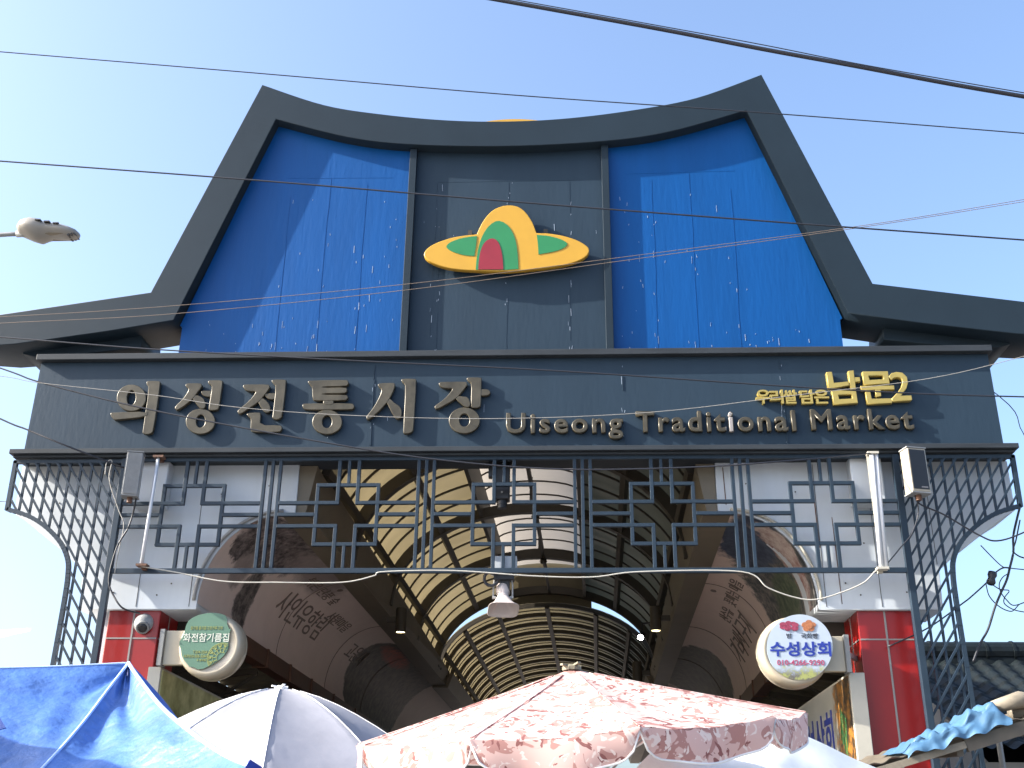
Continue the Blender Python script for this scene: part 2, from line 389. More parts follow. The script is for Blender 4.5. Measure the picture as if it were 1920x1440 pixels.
# ------------------------------------------------------------------ THE GATE
gate = thing('market_gate', 'tall slate grey market gate with blue panels, curved roofline and red pillars', 'gate')
TOPC = [(-3.315,11.25),(-2.46,10.90),(-1.67,10.73),(-0.80,10.615),(0,10.58),(0.80,10.615),(1.67,10.73),(2.46,10.90),(3.315,11.25)]
INC = [(-3.085,10.70),(-2.08,10.385),(-1.23,10.255),(0,10.205),(1.23,10.255),(2.08,10.385),(3.085,10.70)]
def smooth2(p, k=6): return [(v.x, v.y) for v in catmull([Vector((a,b)) for a, b in p], k)]
wing_bot = [(4.065,7.74),(4.86,7.60),(5.51,7.505),(5.98,7.44),(6.20,7.425),(6.50,7.45),(6.80,7.53),(7.15,7.69)]
outer = [(-7.15,7.69),(-4.39,8.115)] + smooth2(TOPC) + [(4.39,8.115),(7.15,7.69)]
inner = [(x, z) for x, z in wing_bot[:-1][::-1]] + smooth2(INC)[::-1] + [(-x, z) for x, z in wing_bot[:-1]]
slab('roof_frame', [outer+inner], 0.0, 0.67, MAT['slate'], gate, bevel=0.008)
# panels in the frame
def in_z(x):
    for a, b in zip(INC, INC[1:]):
        if a[0] <= x <= b[0]: return a[1]+(b[1]-a[1])*(x-a[0])/(b[0]-a[0])
    return 10.7
inc_s = smooth2(INC, 8)
for s in (-1, 1):
    top = [p for p in inc_s if (p[0]*s) >= 1.26]
    top = [(p[0], p[1]+0.03) for p in top]
    if s < 0: poly = top + [(-1.26, in_z(-1.26)+.03), (-1.26,7.25), (-4.0,7.25), (-4.0,7.72), (-4.03,7.74)]
    else: poly = [(1.26, in_z(1.26)+.03)] + top + [(4.03,7.74), (4.0,7.72), (4.0,7.25), (1.26,7.25)]
    bp = slab('blue_panel', [poly], 0.16, 0.5, MAT['blue'], gate)
    for x, zt, dz in ((1.83*s, 9.75, 0.0), (2.31*s, 9.85, 0.05), (2.82*s, 9.6, 0.1)):
        b = MB(); zz = zt; x0 = x
        while zz > 7.3:
            l = random.uniform(0.15, 0.6); z1 = max(7.27, zz-l)
            x1 = x0+random.uniform(-.008, .008)
            b.bar((x0, 0.1595, zz), (x1, 0.1595, z1), random.uniform(.003,.008), 0.004); zz = z1; x0 = x1
        b.build('panel_seam', MAT['blue'], bp)
    b = MB(); b.bar((1.5*s, 0.1595, 9.85), (2.9*s, 0.1595, 9.87), 0.006, 0.003)
    b.build('panel_seam', MAT['blue'], bp)
cp = slab('centre_panel', [[(-1.255,7.25)]+[(-1.255,10.26)]+[(p[0],p[1]+.03) for p in inc_s if abs(p[0])<1.25]+[(1.255,10.26),(1.255,7.25)]], 0.163, 0.5, MAT['slate_wall'], gate)
for x in (-0.92, -0.86, 0.0, 0.78):
    b = MB(); zz = 9.75; x0 = x
    while zz > 7.3:
        z1 = max(7.27, zz-random.uniform(.1, .5)); x1 = x0+random.uniform(-.012,.012)
        if random.random() < .75: b.bar((x0, .1625, zz), (x1, .1625, z1), random.uniform(.004,.009), .004)
        zz = z1; x0 = x1
    b.build('panel_seam', MAT['slate_wall'], cp)
b = MB(); b.bar((-0.9,.1625,9.77),(0.9,.1625,9.77),.006,.003)
b.build('panel_seam', MAT['slate_wall'], cp)
for s in (-1, 1):
    b = MB(); b.box(1.24*s-.045, 1.24*s+.045, 0.075, 0.159, 7.25, 10.24); b.build('mullion', MAT['slate'], gate, bevel=.004)
    # lower eave tier beneath each wing
    wp = [(5.98,7.43),(4.55,7.79),(4.52,7.50),(5.45,7.39),(5.84,7.385),(5.98,7.42)]
    slab('lower_eave', [[(s*x, z) for x, z in wp]], 0.25, 0.95, MAT['slate'], gate, bevel=.006)
    b = MB(); b.box(min(4.35*s,4.42*s), max(4.35*s,4.42*s), 0.35, 0.65, 7.30, 7.75)
    # curved soffit returns (eave end boxes)
# pale flecks along the seams: sun glints put in as colour
MAT['glint'] = mat('pale_glint_fleck', (0.30, 0.36, 0.45), 0.5)
def glint_flecks(parent, xs, z0, z1, y, cnt, seed, spread, xlim):
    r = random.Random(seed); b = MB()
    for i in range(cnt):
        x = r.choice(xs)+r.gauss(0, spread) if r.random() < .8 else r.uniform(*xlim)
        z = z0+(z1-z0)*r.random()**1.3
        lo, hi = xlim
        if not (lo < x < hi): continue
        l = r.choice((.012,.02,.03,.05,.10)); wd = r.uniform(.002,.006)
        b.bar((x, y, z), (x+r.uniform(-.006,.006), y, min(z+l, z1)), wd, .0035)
    o = b.build('painted_glints', MAT['glint'], parent); o['kind'] = 'stuff'
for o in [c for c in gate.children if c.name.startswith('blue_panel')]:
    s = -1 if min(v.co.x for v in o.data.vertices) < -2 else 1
    glint_flecks(o, [1.83*s, 2.31*s, 2.82*s, 1.5*s], 7.28, 9.7, .159, 42, 5+s, .06, tuple(sorted((1.34*s, 2.95*s))))
    glint_flecks(o, [3.3*s, 2.9*s], 7.28, 7.75, .159, 22, 9+s, .25, tuple(sorted((2.0*s, 3.7*s))))
glint_flecks(cp, [-.92,-.86,0,.78], 7.28, 9.75, .162, 45, 21, .02, (-1.15, 1.15))
# the sign fascia with its cornice and ledge
fa = MB(); fa.box(-5.60, 5.60, 0.0, 0.47, 6.045, 7.175); fa = fa.build('sign_fascia', MAT['slate_wall'], gate)
for x in (-1.55, 1.37, 3.2):
    b = MB(); zz = 7.1
    while zz > 6.1:
        z1 = max(6.08, zz-random.uniform(.06,.3))
        if random.random() < .6: b.bar((x+random.uniform(-.01,.01), -.003, zz), (x+random.uniform(-.01,.01), -.003, z1), random.uniform(.004,.014), .008)
        zz = z1
    b.build('board_joint', MAT['slate_wall'], fa)
glint_flecks(fa, [-1.55, 1.37, 3.2], 6.08, 7.1, -.001, 26, 31, .015, (-5, 5))
b = MB(); b.box(-5.63, 5.63, -0.085, 0.50, 7.178, 7.255); b.build('cornice', MAT['slate_dusty'], gate, bevel=.006)
b = MB(); b.box(-5.73, 5.73, -0.09, 0.449, 5.985, 6.042); b.box(-5.70,5.70,-0.04,0.449,5.955,5.982); b.build('ledge', MAT['slate_dusty'], gate, bevel=.005)
# weathered wing tip stays behind
slab('rear_crest', [ell(0.0, 10.875, 1.0, 0.46, 0, 48)], 0.95, 1.06, MAT['yellow'], gate)
b = MB(); b.box(-0.06,0.06,0.7,0.94,10.3,11.0); b.build('crest_bracket', MAT['steel'], gate)

# lattice screen
b = MB(); bw = 0.040; Yl = 0.03
def vb(x, z0, z1, w_=bw, dy=0.0): b.box(x-w_/2, x+w_/2, Yl-.022+dy, Yl+.022+dy, z0, z1)
def hb(z, x0, x1, w_=bw, dy=0.0): b.box(x0, x1, Yl-.022+dy, Yl+.022+dy, z-w_/2, z+w_/2)
ZT, ZB, ZC = 5.935, 4.63, 5.275
hb(ZT, -4.42, 4.42, 0.045, -.003); hb(ZB, -4.42, 4.42, 0.055, -.003)
U = 1.77
tri = (-1.5*U, -0.5*U, 0.5*U, 1.5*U)
for t in tri:
    for d in (-.088, 0, .088): vb(t+d, ZB+.0275, ZT-.0225, 0.038)
for k in range(-2, 3):
    c = k*U
    L_ = c-U/2+.107 if k > -2 else -4.35
    R_ = c+U/2-.107 if k < 2 else 4.35
    S, q = 0.345, 0.112
    for sx in (-1, 1):
        vb(c+sx*S, ZC-S+bw/2, ZC+S-bw/2, bw, .0015)           # outer square sides
        hb(ZC+sx*S, c-S-bw/2, c+S+bw/2, bw, .0015)            # outer square top and bottom
        for sz in (-1, 1):
            x_in = c+sx*q; z_in = ZC+sz*.135
            x_end = L_ if sx < 0 else R_
            hb(z_in, min(x_in-bw/2*1, x_end) if sx < 0 else x_in-bw/2, x_end if sx > 0 else x_in+bw/2, bw, -.001)
            z_end = ZT-.0225 if sz > 0 else ZB+.0275
            vb(x_in, min(z_in+sz*bw/2, z_end), max(z_in+sz*bw/2, z_end), bw, -.001)
    hb(ZC, L_, c-S-bw/2, bw); hb(ZC, c+S+bw/2, R_, bw)
    vb(c, ZC+S+bw/2, ZT-.0225, .034); vb(c, ZB+.0275, ZC-S-bw/2, .034)
b.build('lattice_screen', MAT['bar'], gate, bevel=.003)
for s in (-1, 1):
    b = MB(); b.box(4.385*s-.035, 4.385*s+.035, -.01, .06, 0.0, 5.95); b.build('lattice_post', MAT['bar'], gate, bevel=.004)
# corner trellises
EDGE = [(5.685,5.90),(5.675,5.35),(5.45,5.285),(5.27,5.195),(5.10,5.07),(4.965,4.93),(4.87,4.76),(4.84,4.6),(4.83,4.33),(4.835,3.6),(4.85,2.2)]
def edge_x(z):
    if z >= 5.90: return 5.685
    for a, c in zip(EDGE, EDGE[1:]):
        if c[1] <= z <= a[1]: return a[0]+(c[0]-a[0])*(a[1]-z)/(a[1]-c[1]+1e-9)
    return 4.85
for s in (-1, 1):
    b = MB()
    x = 4.385+.13
    while x < 5.6:
        z = 5.90
        while z > 2.2 and edge_x(z) > x: z -= .01
        b.bar((s*x, Yl, 5.92), (s*x, Yl, z), .024, .024); x += .128
    o = -3.2
    while o < 1.7:
        runs = []; run = []
        for i in range(400):
            z = 2.2+i*(5.92-2.2)/399; xx = 4.40+o+(z-2.2-.0)/1.45*1.0-1.0
            ok = 4.41 < xx < edge_x(z)
            if ok: run.append((xx, z))
            elif run: runs.append(run); run = []
        for run in runs+[run]:
            if len(run) > 4: b.bar((s*run[0][0], Yl-.012, run[0][1]), (s*run[-1][0], Yl-.012, run[-1][1]), .022, .022)
        o += .128
    ep = [(EDGE[1][0], EDGE[1][1])] + [(v.x, v.y) for v in catmull([Vector(p) for p in EDGE[1:]], 4)]
    for p, q2 in zip(ep[1:], ep[2:]): b.bar((s*p[0], Yl, p[1]), (s*q2[0], Yl, q2[1]+(-.004)), .045, .05)
    b.bar((s*5.685, Yl, 5.93), (s*5.675, Yl, 5.335), .045, .05)
    b.bar((s*4.40, Yl, 5.92), (s*5.70, Yl, 5.92), .04, .05)
    b.build('corner_trellis', MAT['bar'], gate)
# white cladding with the rounded opening and outer brackets
CY, CZ, CA, CB = 2.52, 4.33, .905, 1.02
arc = [(CY+(CA+.014)*math.cos(a), CZ+(CB+.014)*math.sin(a)) for a in [math.pi/2*(1-i/18) for i in range(19)]]
CL = [(2.42,5.954),(2.42,5.37)]+arc+[(3.439,4.265),(4.76,4.265),(4.78,4.70)]+[(v.x,v.y) for v in catmull([Vector(p) for p in [(4.82,4.73),(5.03,4.91),(5.27,5.08),(5.50,5.25),(5.71,5.38)]],4)]+[(5.715,5.954)]
for s in (-1, 1):
    c_ = slab('wall_cladding', [[(s*x, z) for x, z in CL]], 0.28, 0.95, MAT['white'], gate, bevel=.006)
    b = MB()
    for x in (3.52, 4.12, 4.77):
        b.bar((s*x, .2785, 5.93), (s*x, .2785, 4.76 if x > 4.7 else 4.29), .006, .004)
    for x, z in ((3.75,4.55),(4.0,5.0),(4.5,4.8),(3.9,4.42),(4.4,4.45),(2.75,5.7),(3.3,5.6),(5.2,5.5),(4.95,5.3)):
        b.lathe([(.009,-.006),(.009,0)], (s*x, .279, z), 'Y', 8)
    b.build('panel_joint', MAT['steel'], c_)
    b = MB(); b.tube([(s*x, .262, z) for x, z in [(x+.03, z+.03) for x, z in arc]], .020, 8)
    b.build('arch_trim', MAT['cream'] if s > 0 else MAT['ribgrey'], gate, smooth=True)
    b = MB(); b.box(min(3.9*s,4.25*s), max(3.9*s,4.25*s), .09, .279, 5.40, 5.95); b.build('lamp_cabinet', MAT['white'], gate, bevel=.012)
# rust streaks on the right-hand cladding
for x, z0, z1, wd in ((3.50, 5.9, 4.95, .012), (3.68, 5.3, 4.32, .008), (2.50,5.9,5.45,.01)):
    b = MB(); b.bar((x, .2775, z0), (x+.01, .2775, z1), wd, .002); b.build('rust_streak', MAT['rust'], gate)
# red pillars
for s in (-1, 1):
    x0, x1 = sorted((3.85*s, 4.44*s))
    b = MB(); b.box(x0, x1, .34, .95, 0, 4.262); pl = b.build('red_pillar', MAT['red'], gate, bevel=.012)
    b = MB(); xc = (x0+x1)/2
    b.box(xc-.010, xc+.010, .334, .3388, 0.02, 4.255)
    for z in (3.95, 2.75, 1.5): b.box(x0+.01, x1-.01, .3355, .3390, z-.008, z+.008)
    xs = 3.85*s
    for z in (3.95, 2.75, 1.5): b.box(xs-.005, xs+.005, .36, .94, z-.008, z+.008)
    b.box(xs-.006, xs+.006, .64, .656, .02, 4.255)
    b.build('tile_joint', MAT['grout'], pl)
    x0, x1 = sorted((4.443*s, 4.54*s))
    b = MB(); b.box(x0, x1, .42, .95, 0, 4.262); b.build('pilaster', MAT['white'], gate, bevel=.006)

# emblem: a hat-like mark in yellow, green and red
def E5(p): return PXZ(760+p[0]/4.8, 360+p[1]/4.8, 0.03)
def sm(pts, k=4): return [(v.x, v.y) for v in catmull([Vector(E5(p)) for p in pts], k, True)]
em_out = [(175,560),(200,518),(270,472),(400,425),(530,400),(640,388),(655,370),(690,295),(745,215),(820,155),(920,128),(1010,140),(1080,190),(1140,280),(1172,362),(1190,377),(1300,382),(1430,405),(1540,440),(1620,485),(1648,522),(1630,570),(1560,615),(1440,652),(1240,684),(1000,707),(850,713),(640,706),(450,692),(330,667),(230,627),(185,592)]
emb = slab('emblem', [sm(em_out)], 0.02, 0.09, MAT['yellow'], gate, bevel=.008)
for x in (-.5, .45): b = MB(); b.box(x,x+.05,.09,.16,8.75,9.0); b.build('standoff', MAT['steel'], emb)
def raw(pts): return [E5(p) for p in chaikin(pts, 1)]
slab('green_field', [raw([(365,497),(390,468),(430,446),(500,422),(580,408),(645,402),(645,402),(640,470),(622,580),(622,580),(540,577),(440,550),(390,524)])], 0.014, .0195, MAT['green'], emb)
slab('green_field', [raw([(1183,392),(1183,392),(1280,398),(1380,423),(1440,450),(1462,476),(1430,510),(1350,540),(1198,567),(1198,567),(1195,490)])], 0.014, .0195, MAT['green'], emb)
slab('green_arch', [raw([(635,704),(635,704),(640,620),(658,500),(700,380),(760,300),(830,260),(900,283),(960,350),(1000,460),(1015,600),(1018,697),(1018,697),(880,708)])], 0.014, .0195, MAT['green'], emb)
slab('red_arch', [raw([(657,704),(657,704),(662,620),(680,520),(720,450),(780,420),(830,443),(860,510),(877,600),(882,704),(882,704)])], 0.009, .0135, MAT['crimson'], emb)

# big Korean lettering, stroke by stroke
YL0, YL1 = -0.062, -0.006
def glyph(name, org, sc_, strokes, y0, y1, m, bev, parent, soft=1, gap=.0022):
    mes = []
    for i, st in enumerate(strokes):
        polys = st if isinstance(st[0], list) else [st]
        out = []
        for pl in polys:
            if len(pl) < 30 and soft: pl = chaikin(pl, soft)
            out.append([PXZ(org[0]+x/sc_, org[1]+y/sc_, y0) for x, y in pl])
        mes.append(slab_mesh(out, y0+i*gap, y1, bev))
    return join_meshes(name, mes, m, parent)
def ring(cx, cy, rx, ry, cx2, cy2, rx2, ry2, t=0, t2=5): return [ell(cx,cy,rx,ry,t), ell(cx2,cy2,rx2,ry2,t2)]
A, B_, C_ = (200,700), (430,700), (680,700)
G = [
 (A, [ring(370,366,212,192,368,364,73,118,0,6), [(58,600),(80,592),(610,574),(610,640),(130,690),(108,684),(72,640)],
      [(598,132),(622,118),(782,118),(797,136),(690,860),(652,896),(590,906),(543,892),(543,868),(642,195),(610,168)]]),
 (A, [[(1185,172),(1215,156),(1400,154),(1422,170),(1415,205),(1335,305),(1290,370),(1200,450),(1062,546),(1028,526),(1034,498),(1150,385),(1225,275),(1238,218),(1198,196)],
      [(1290,345),(1350,328),(1440,368),(1470,430),(1474,500),(1440,527),(1403,515),(1340,440),(1285,365)],
      [(1523,122),(1545,107),(1726,107),(1729,130),(1676,510),(1652,541),(1540,546),(1534,510),(1590,192),(1558,160),(1532,146)],
      [(1416,272),(1440,264),(1600,262),(1590,340),(1490,341),(1438,312)], ring(1403,715,213,182,1405,712,75,105,0,6)]),
 (B_, [[(208,186),(235,171),(582,171),(598,190),(590,226),(490,360),(420,432),(300,512),(160,606),(128,580),(138,553),(310,410),(395,300),(405,260),(290,262),(238,240)],
      [(425,395),(490,368),(570,430),(605,490),(606,562),(570,587),(528,570),(468,490)],
      [(635,110),(660,97),(841,97),(843,122),(786,640),(742,676),(690,686),(648,660),(654,640),(706,190),(670,152)],
      [(536,312),(560,304),(705,298),(698,377),(600,381),(550,348)],
      [(260,596),(440,587),(463,600),(446,780),(755,780),(781,800),(771,850),(720,871),(360,873),(318,845),(330,660),(286,638)]]),
 (B_, [[(1183,126),(1205,114),(1752,102),(1779,120),(1779,156),(1745,186),(1392,190),(1388,222),(1742,214),(1761,240),(1751,276),(1720,291),(1383,295),(1383,326),(1742,327),(1771,345),(1766,376),(1735,399),(1290,403),(1253,382),(1250,200),(1212,164)],
      [(1420,395),(1555,395),(1555,465),(1410,465)], [(1098,472),(1130,455),(1836,449),(1869,480),(1861,516),(1830,533),(1160,539),(1113,516)],
      ring(1465,725,216,176,1463,722,80,102,0,4)]),
 (C_, [[(233,168),(265,154),(462,147),(479,165),(460,240),(400,370),(340,452),(240,560),(90,691),(60,670),(70,638),(180,500),(270,330),(295,232),(250,197)],
      [(348,402),(395,373),(480,453),(547,490),(579,560),(576,642),(540,677),(498,665),(440,580),(388,470)],
      [(580,100),(610,84),(786,84),(799,102),(753,840),(731,876),(690,891),(624,896),(614,870),(651,190),(622,137)]]),
 (C_, [[(1143,152),(1175,134),(1547,129),(1561,150),(1555,182),(1445,320),(1380,382),(1260,452),(1110,532),(1086,510),(1094,488),(1230,390),(1330,280),(1365,215),(1230,216),(1178,196)],
      [(1388,362),(1430,340),(1500,352),(1572,360),(1606,430),(1606,482),(1580,501),(1530,491),(1458,430)],
      [(1563,77),(1590,64),(1776,64),(1776,90),(1766,470),(1741,506),(1650,511),(1629,480),(1640,142),(1600,112)],
      [(1760,240),(1870,239),(1906,265),(1906,296),(1870,323),(1760,326)], ring(1525,700,225,188,1525,697,85,105,0,0)]),
]
for org, st in G: glyph('letter', org, 8.0, st, YL0, YL1, MAT['bronze'], .007, fa)
# English line
def word(body, px0, px1, ybase, ycap, name='letter', pale=None):
    x0, z0 = PXZ(px0, ybase, -.045); x1, _ = PXZ(px1, ybase, -.045); _, z1 = PXZ((px0+px1)/2, ycap, -.045)
    me = text_fit(body, x0, x1, z0, z1, -.004, .055, bold=.0, space=1.18, cap=0.735, bevel=.026)
    mats = [MAT['bronze'], MAT['grout']]
    o = join_meshes('lettering', [me], mats, fa)
    if pale:
        a, c = PXZ(pale[0], ybase, -.045)[0], PXZ(pale[1], ybase, -.045)[0]
        for p in o.data.polygons:
            if a < p.center.x < c: p.material_index = 1
    return o
word('Uiseong', 949, 1169, 811.5, 773)
word('Traditional', 1193, 1494, 809, 769.5, pale=(1361, 1373))
word('Market', 1522, 1715, 805, 766)
# gold lettering
D_ = (1410, 690)
two = [(1545,92),(1575,62),(1625,48),(1690,55),(1740,100),(1752,160),(1735,225),(1690,285),(1665,315),(1790,310),(1798,352),(1785,360),(1585,368),(1578,345),(1640,280),(1685,215),(1700,160),(1690,120),(1660,100),(1620,98),(1590,110),(1568,128)]
gold = [
 [[(843,50),(895,45),(918,170),(1080,155),(1092,190),(890,226),(865,216)], [(1088,36),(1140,28),(1166,230),(1116,236)], [(1140,105),(1210,105),(1215,145),(1145,150)],
  [[(905,255),(1165,240),(1190,386),(925,401)], [(965,295),(1125,284),(1140,345),(980,351)]]],
 [[[(1248,45),(1525,38),(1545,170),(1262,181)], [(1305,82),(1475,75),(1490,130),(1320,138)]], [(1228,205),(1595,198),(1600,235),(1235,241)], [(1395,230),(1445,230),(1450,310),(1400,316)],
  [(1283,270),(1328,265),(1345,345),(1580,340),(1575,386),(1305,396)]],
 [two],
]
for st in gold: glyph('gold_letter', D_, 6.0, st, -.075, -.006, MAT['gold'], .006, fa, soft=0)
for ch, a, c in (('우',50,200),('리',205,345),('쌀',360,500),('담',545,698),('은',705,857)):
    x0, z0 = PXZ(D_[0]+a/6, D_[1]+403/6, -.05); x1, z1 = PXZ(D_[0]+c/6, D_[1]+246/6, -.05)
    join_meshes('gold_letter', [text_fit(ch, x0, x1, z0, z1, -.004, .055, bold=.024)], MAT['gold'], fa)

# ------------------------------------------------------------------ THE ARCADE BEHIND
TH = math.atan(0.027)
def T(x, y, z): return (x+0.027*(y-0.45), y, z)
ZS, AX = 5.5, 2.22
front = thing('front_arcade', 'high arched arcade roof of cream sheets on brown ribs right behind the gate', 'arcade', (0,6,0))
def arc_pt(a, bz, th, y, zs=ZS): return T(a*math.cos(th), y, zs+bz*math.sin(th))
def arch_rib(mb, y, a, bz, wd, dp, n=36, t0=0.0, t1=math.pi, zs=ZS):
    vs = []
    for i in range(n+1):
        th = t0+(t1-t0)*i/n
        for da, dy in ((0,-wd/2),(0,wd/2),(dp,wd/2),(dp,-wd/2)): vs.append(arc_pt(a+da, bz+da, th, y+dy, zs))
    fs = [(i*4+j, i*4+(j+1)%4, (i+1)*4+(j+1)%4, (i+1)*4+j) for i in range(n) for j in range(4)]
    fs += [(0,1,2,3), (n*4+3, n*4+2, n*4+1, n*4)]
    mb.add(vs, fs)
BZ = 1.52; YE = 11.6
for y in (2.8, 5.7, 8.6, 11.5):
    b = MB(); arch_rib(b, y, AX, BZ, .14, .16); b.build('arch_rib', MAT['steel'], front)
for y0 in (-.1, 2.8, 5.7, 8.6):
    for k in (1, 2, 3):
        y = y0+2.9*k/4
        if y < .7: continue
        for tt in ((0, math.pi*.39), (math.pi*.61, math.pi)):
            b = MB(); arch_rib(b, y, AX+.115, BZ+.115, .03, .03, t0=tt[0], t1=tt[1]); b.build('sheet_batten', MAT['steel'], front)
for th in (18, 50, 130, 162):
    b = MB(); t = rad(th)
    p0 = Vector(arc_pt(AX+.06, BZ+.06, t, .6)); p1 = Vector(arc_pt(AX+.06, BZ+.06, t, YE))
    b.bar(p0, p1, .09, .10, up=(math.cos(t),0,math.sin(t))); b.build('purlin', MAT['steel'], front)
for t0, t1 in ((0, .39), (.61, 1.0)):
    b = MB(); b.grid(lambda u, v: arc_pt(AX+.175, BZ+.175, math.pi*(t0+(t1-t0)*u), .55+(YE-.55)*v), 22, 24)
    b.build('roof_sheet', MAT['sheet'], front, smooth=True)
# raised ridge monitor
tm = math.pi*.39; xm = (AX+.17)*math.cos(tm); zm = ZS+(BZ+.17)*math.sin(tm)
for s in (-1, 1):
    b = MB(); b.add([T(s*xm-.03, .6, zm-.16), T(s*xm+.03, .6, zm-.16), T(s*xm+.03, .6, zm+.42), T(s*xm-.03, .6, zm+.42), T(s*xm-.03, YE, zm-.16), T(s*xm+.03, YE, zm-.16), T(s*xm+.03, YE, zm+.42), T(s*xm-.03, YE, zm+.42)],
        [(0,1,2,3),(7,6,5,4),(0,4,5,1),(1,5,6,2),(2,6,7,3),(3,7,4,0)]); b.build('monitor_curb', MAT['steel'], front)
b = MB(); b.grid(lambda u, v: T((xm+.12)*math.cos(math.pi*u), .55+(YE-.55)*v, zm+.40+.22*math.sin(math.pi*u)), 14, 24); b.build('monitor_sheet', MAT['sheet_white'], front, smooth=True)
b = MB()
y = .9
while y < YE:
    vs = []; arc2 = [T((xm)*math.cos(math.pi*i/12), y, zm+.37+.20*math.sin(math.pi*i/12)) for i in range(13)]
    b = MB(); b.tube(arc2, .016, 5); y += .72; b.build('monitor_batten', MAT['steel'], front)
b = MB(); b.bar(T(.07, .7, ZS+BZ+.03), T(.07, YE-.1, ZS+BZ+.03), .05, .05); b.bar(T(0.0,.7,zm+.5), T(0.0,YE,zm+.5), .04,.04)
for y in (2.8, 5.7, 8.6): b.bar(T(.0,y,ZS+BZ), T(0,y,zm+.55), .05,.05,up=(0,1,0)); b.lathe([(.05,-.06),(.07,-.02),(.05,.03)], T(.07,y+.02,ZS+BZ-.03), 'Z', 10)
b.build('ridge_tie', MAT['steel'], front)
YN = 13.0
for s in (-1, 1):
    b = MB(); b.add([T(s*2.25,.272,5.340), T(s*2.56,.272,5.340), T(s*2.56,.272,5.357), T(s*2.25,.272,5.357), T(s*2.25,YN,5.340), T(s*2.56,YN,5.340), T(s*2.56,YN,5.357), T(s*2.25,YN,5.357)],
        [(0,1,2,3),(7,6,5,4),(0,4,5,1),(1,5,6,2),(2,6,7,3),(3,7,4,0)]); b.build('beam_flange', MAT['beam'], front)
    b = MB(); b.add([T(s*2.41,.30,5.36), T(s*2.30,.30,5.36), T(s*2.20,.30,5.95), T(s*2.41,.30,5.95), T(s*2.41,.955,5.36), T(s*2.30,.955,5.36), T(s*2.20,.955,5.90), T(s*2.41,.955,5.90)],
        [(0,1,2,3),(7,6,5,4),(0,4,5,1),(1,5,6,2),(2,6,7,3),(3,7,4,0)])
    b.add([T(s*2.56,.957,5.36), T(s*2.30,.957,5.36), T(s*2.20,.957,5.95), T(s*2.56,.957,5.95), T(s*2.56,YN,5.36), T(s*2.30,YN,5.36), T(s*2.18,YN,5.62), T(s*2.56,YN,5.62)],
        [(0,1,2,3),(7,6,5,4),(0,4,5,1),(1,5,6,2),(2,6,7,3),(3,7,4,0)]); b.build('spring_beam', MAT['beam'], front)
# printed coved ceilings; uv in metres
INK = (0.03,0.024,0.026); INK2 = (0.24, 0.20, 0.19)
cm_l = cove_mat('printed_vinyl_landscape', [(1.35, 1.22, 1.0, .42, INK, INK2, .08, 1.5), (.75, .95, .35, .28, INK, INK2, .05, 1.6), (1.75, .34, .28, .36, INK, (0.22,.19,.17), .06, 1.2), (3.0,1.30,.8,.22,INK2,(0.28,.23,.21),.2,1.6), (1.15, .62, .22, .2, INK2, (.3,.25,.23), .1, 1.5),
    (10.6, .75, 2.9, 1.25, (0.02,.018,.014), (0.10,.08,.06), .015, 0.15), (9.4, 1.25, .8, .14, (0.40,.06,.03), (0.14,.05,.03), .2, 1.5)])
cm_r = cove_mat('printed_vinyl_village', [(1.0, .40, 2.1, .95, (0.02,0.03,0.035), (0.20,0.17,0.15), .03, .5), (1.2, 1.15, .9, .35, (0.02,.03,.06), (.06,.08,.12), .08, 1.2), (.75,.5,.25,.5,(.42,.36,.33),(.2,.06,.05),.06,1.5), (.55,.85,.22,.3,(.5,.42,.38),(.3,.2,.18),.06,1.6), (1.7,.35,.6,.3,(.03,.05,.03),(.12,.14,.08),.08,1.5),
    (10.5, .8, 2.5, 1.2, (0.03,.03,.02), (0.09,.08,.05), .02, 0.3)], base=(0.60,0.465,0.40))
def cove_pt(s, u, v, off=0.0):
    """u metres along the arcade, v metres up the quarter curve (0 bottom outer .. 1.53 top inner)"""
    a = (v/1.53)*math.pi/2
    return Vector(T(s*(CY+(CA-off)*math.cos(a)), u, CZ+(CB-off)*math.sin(a)))
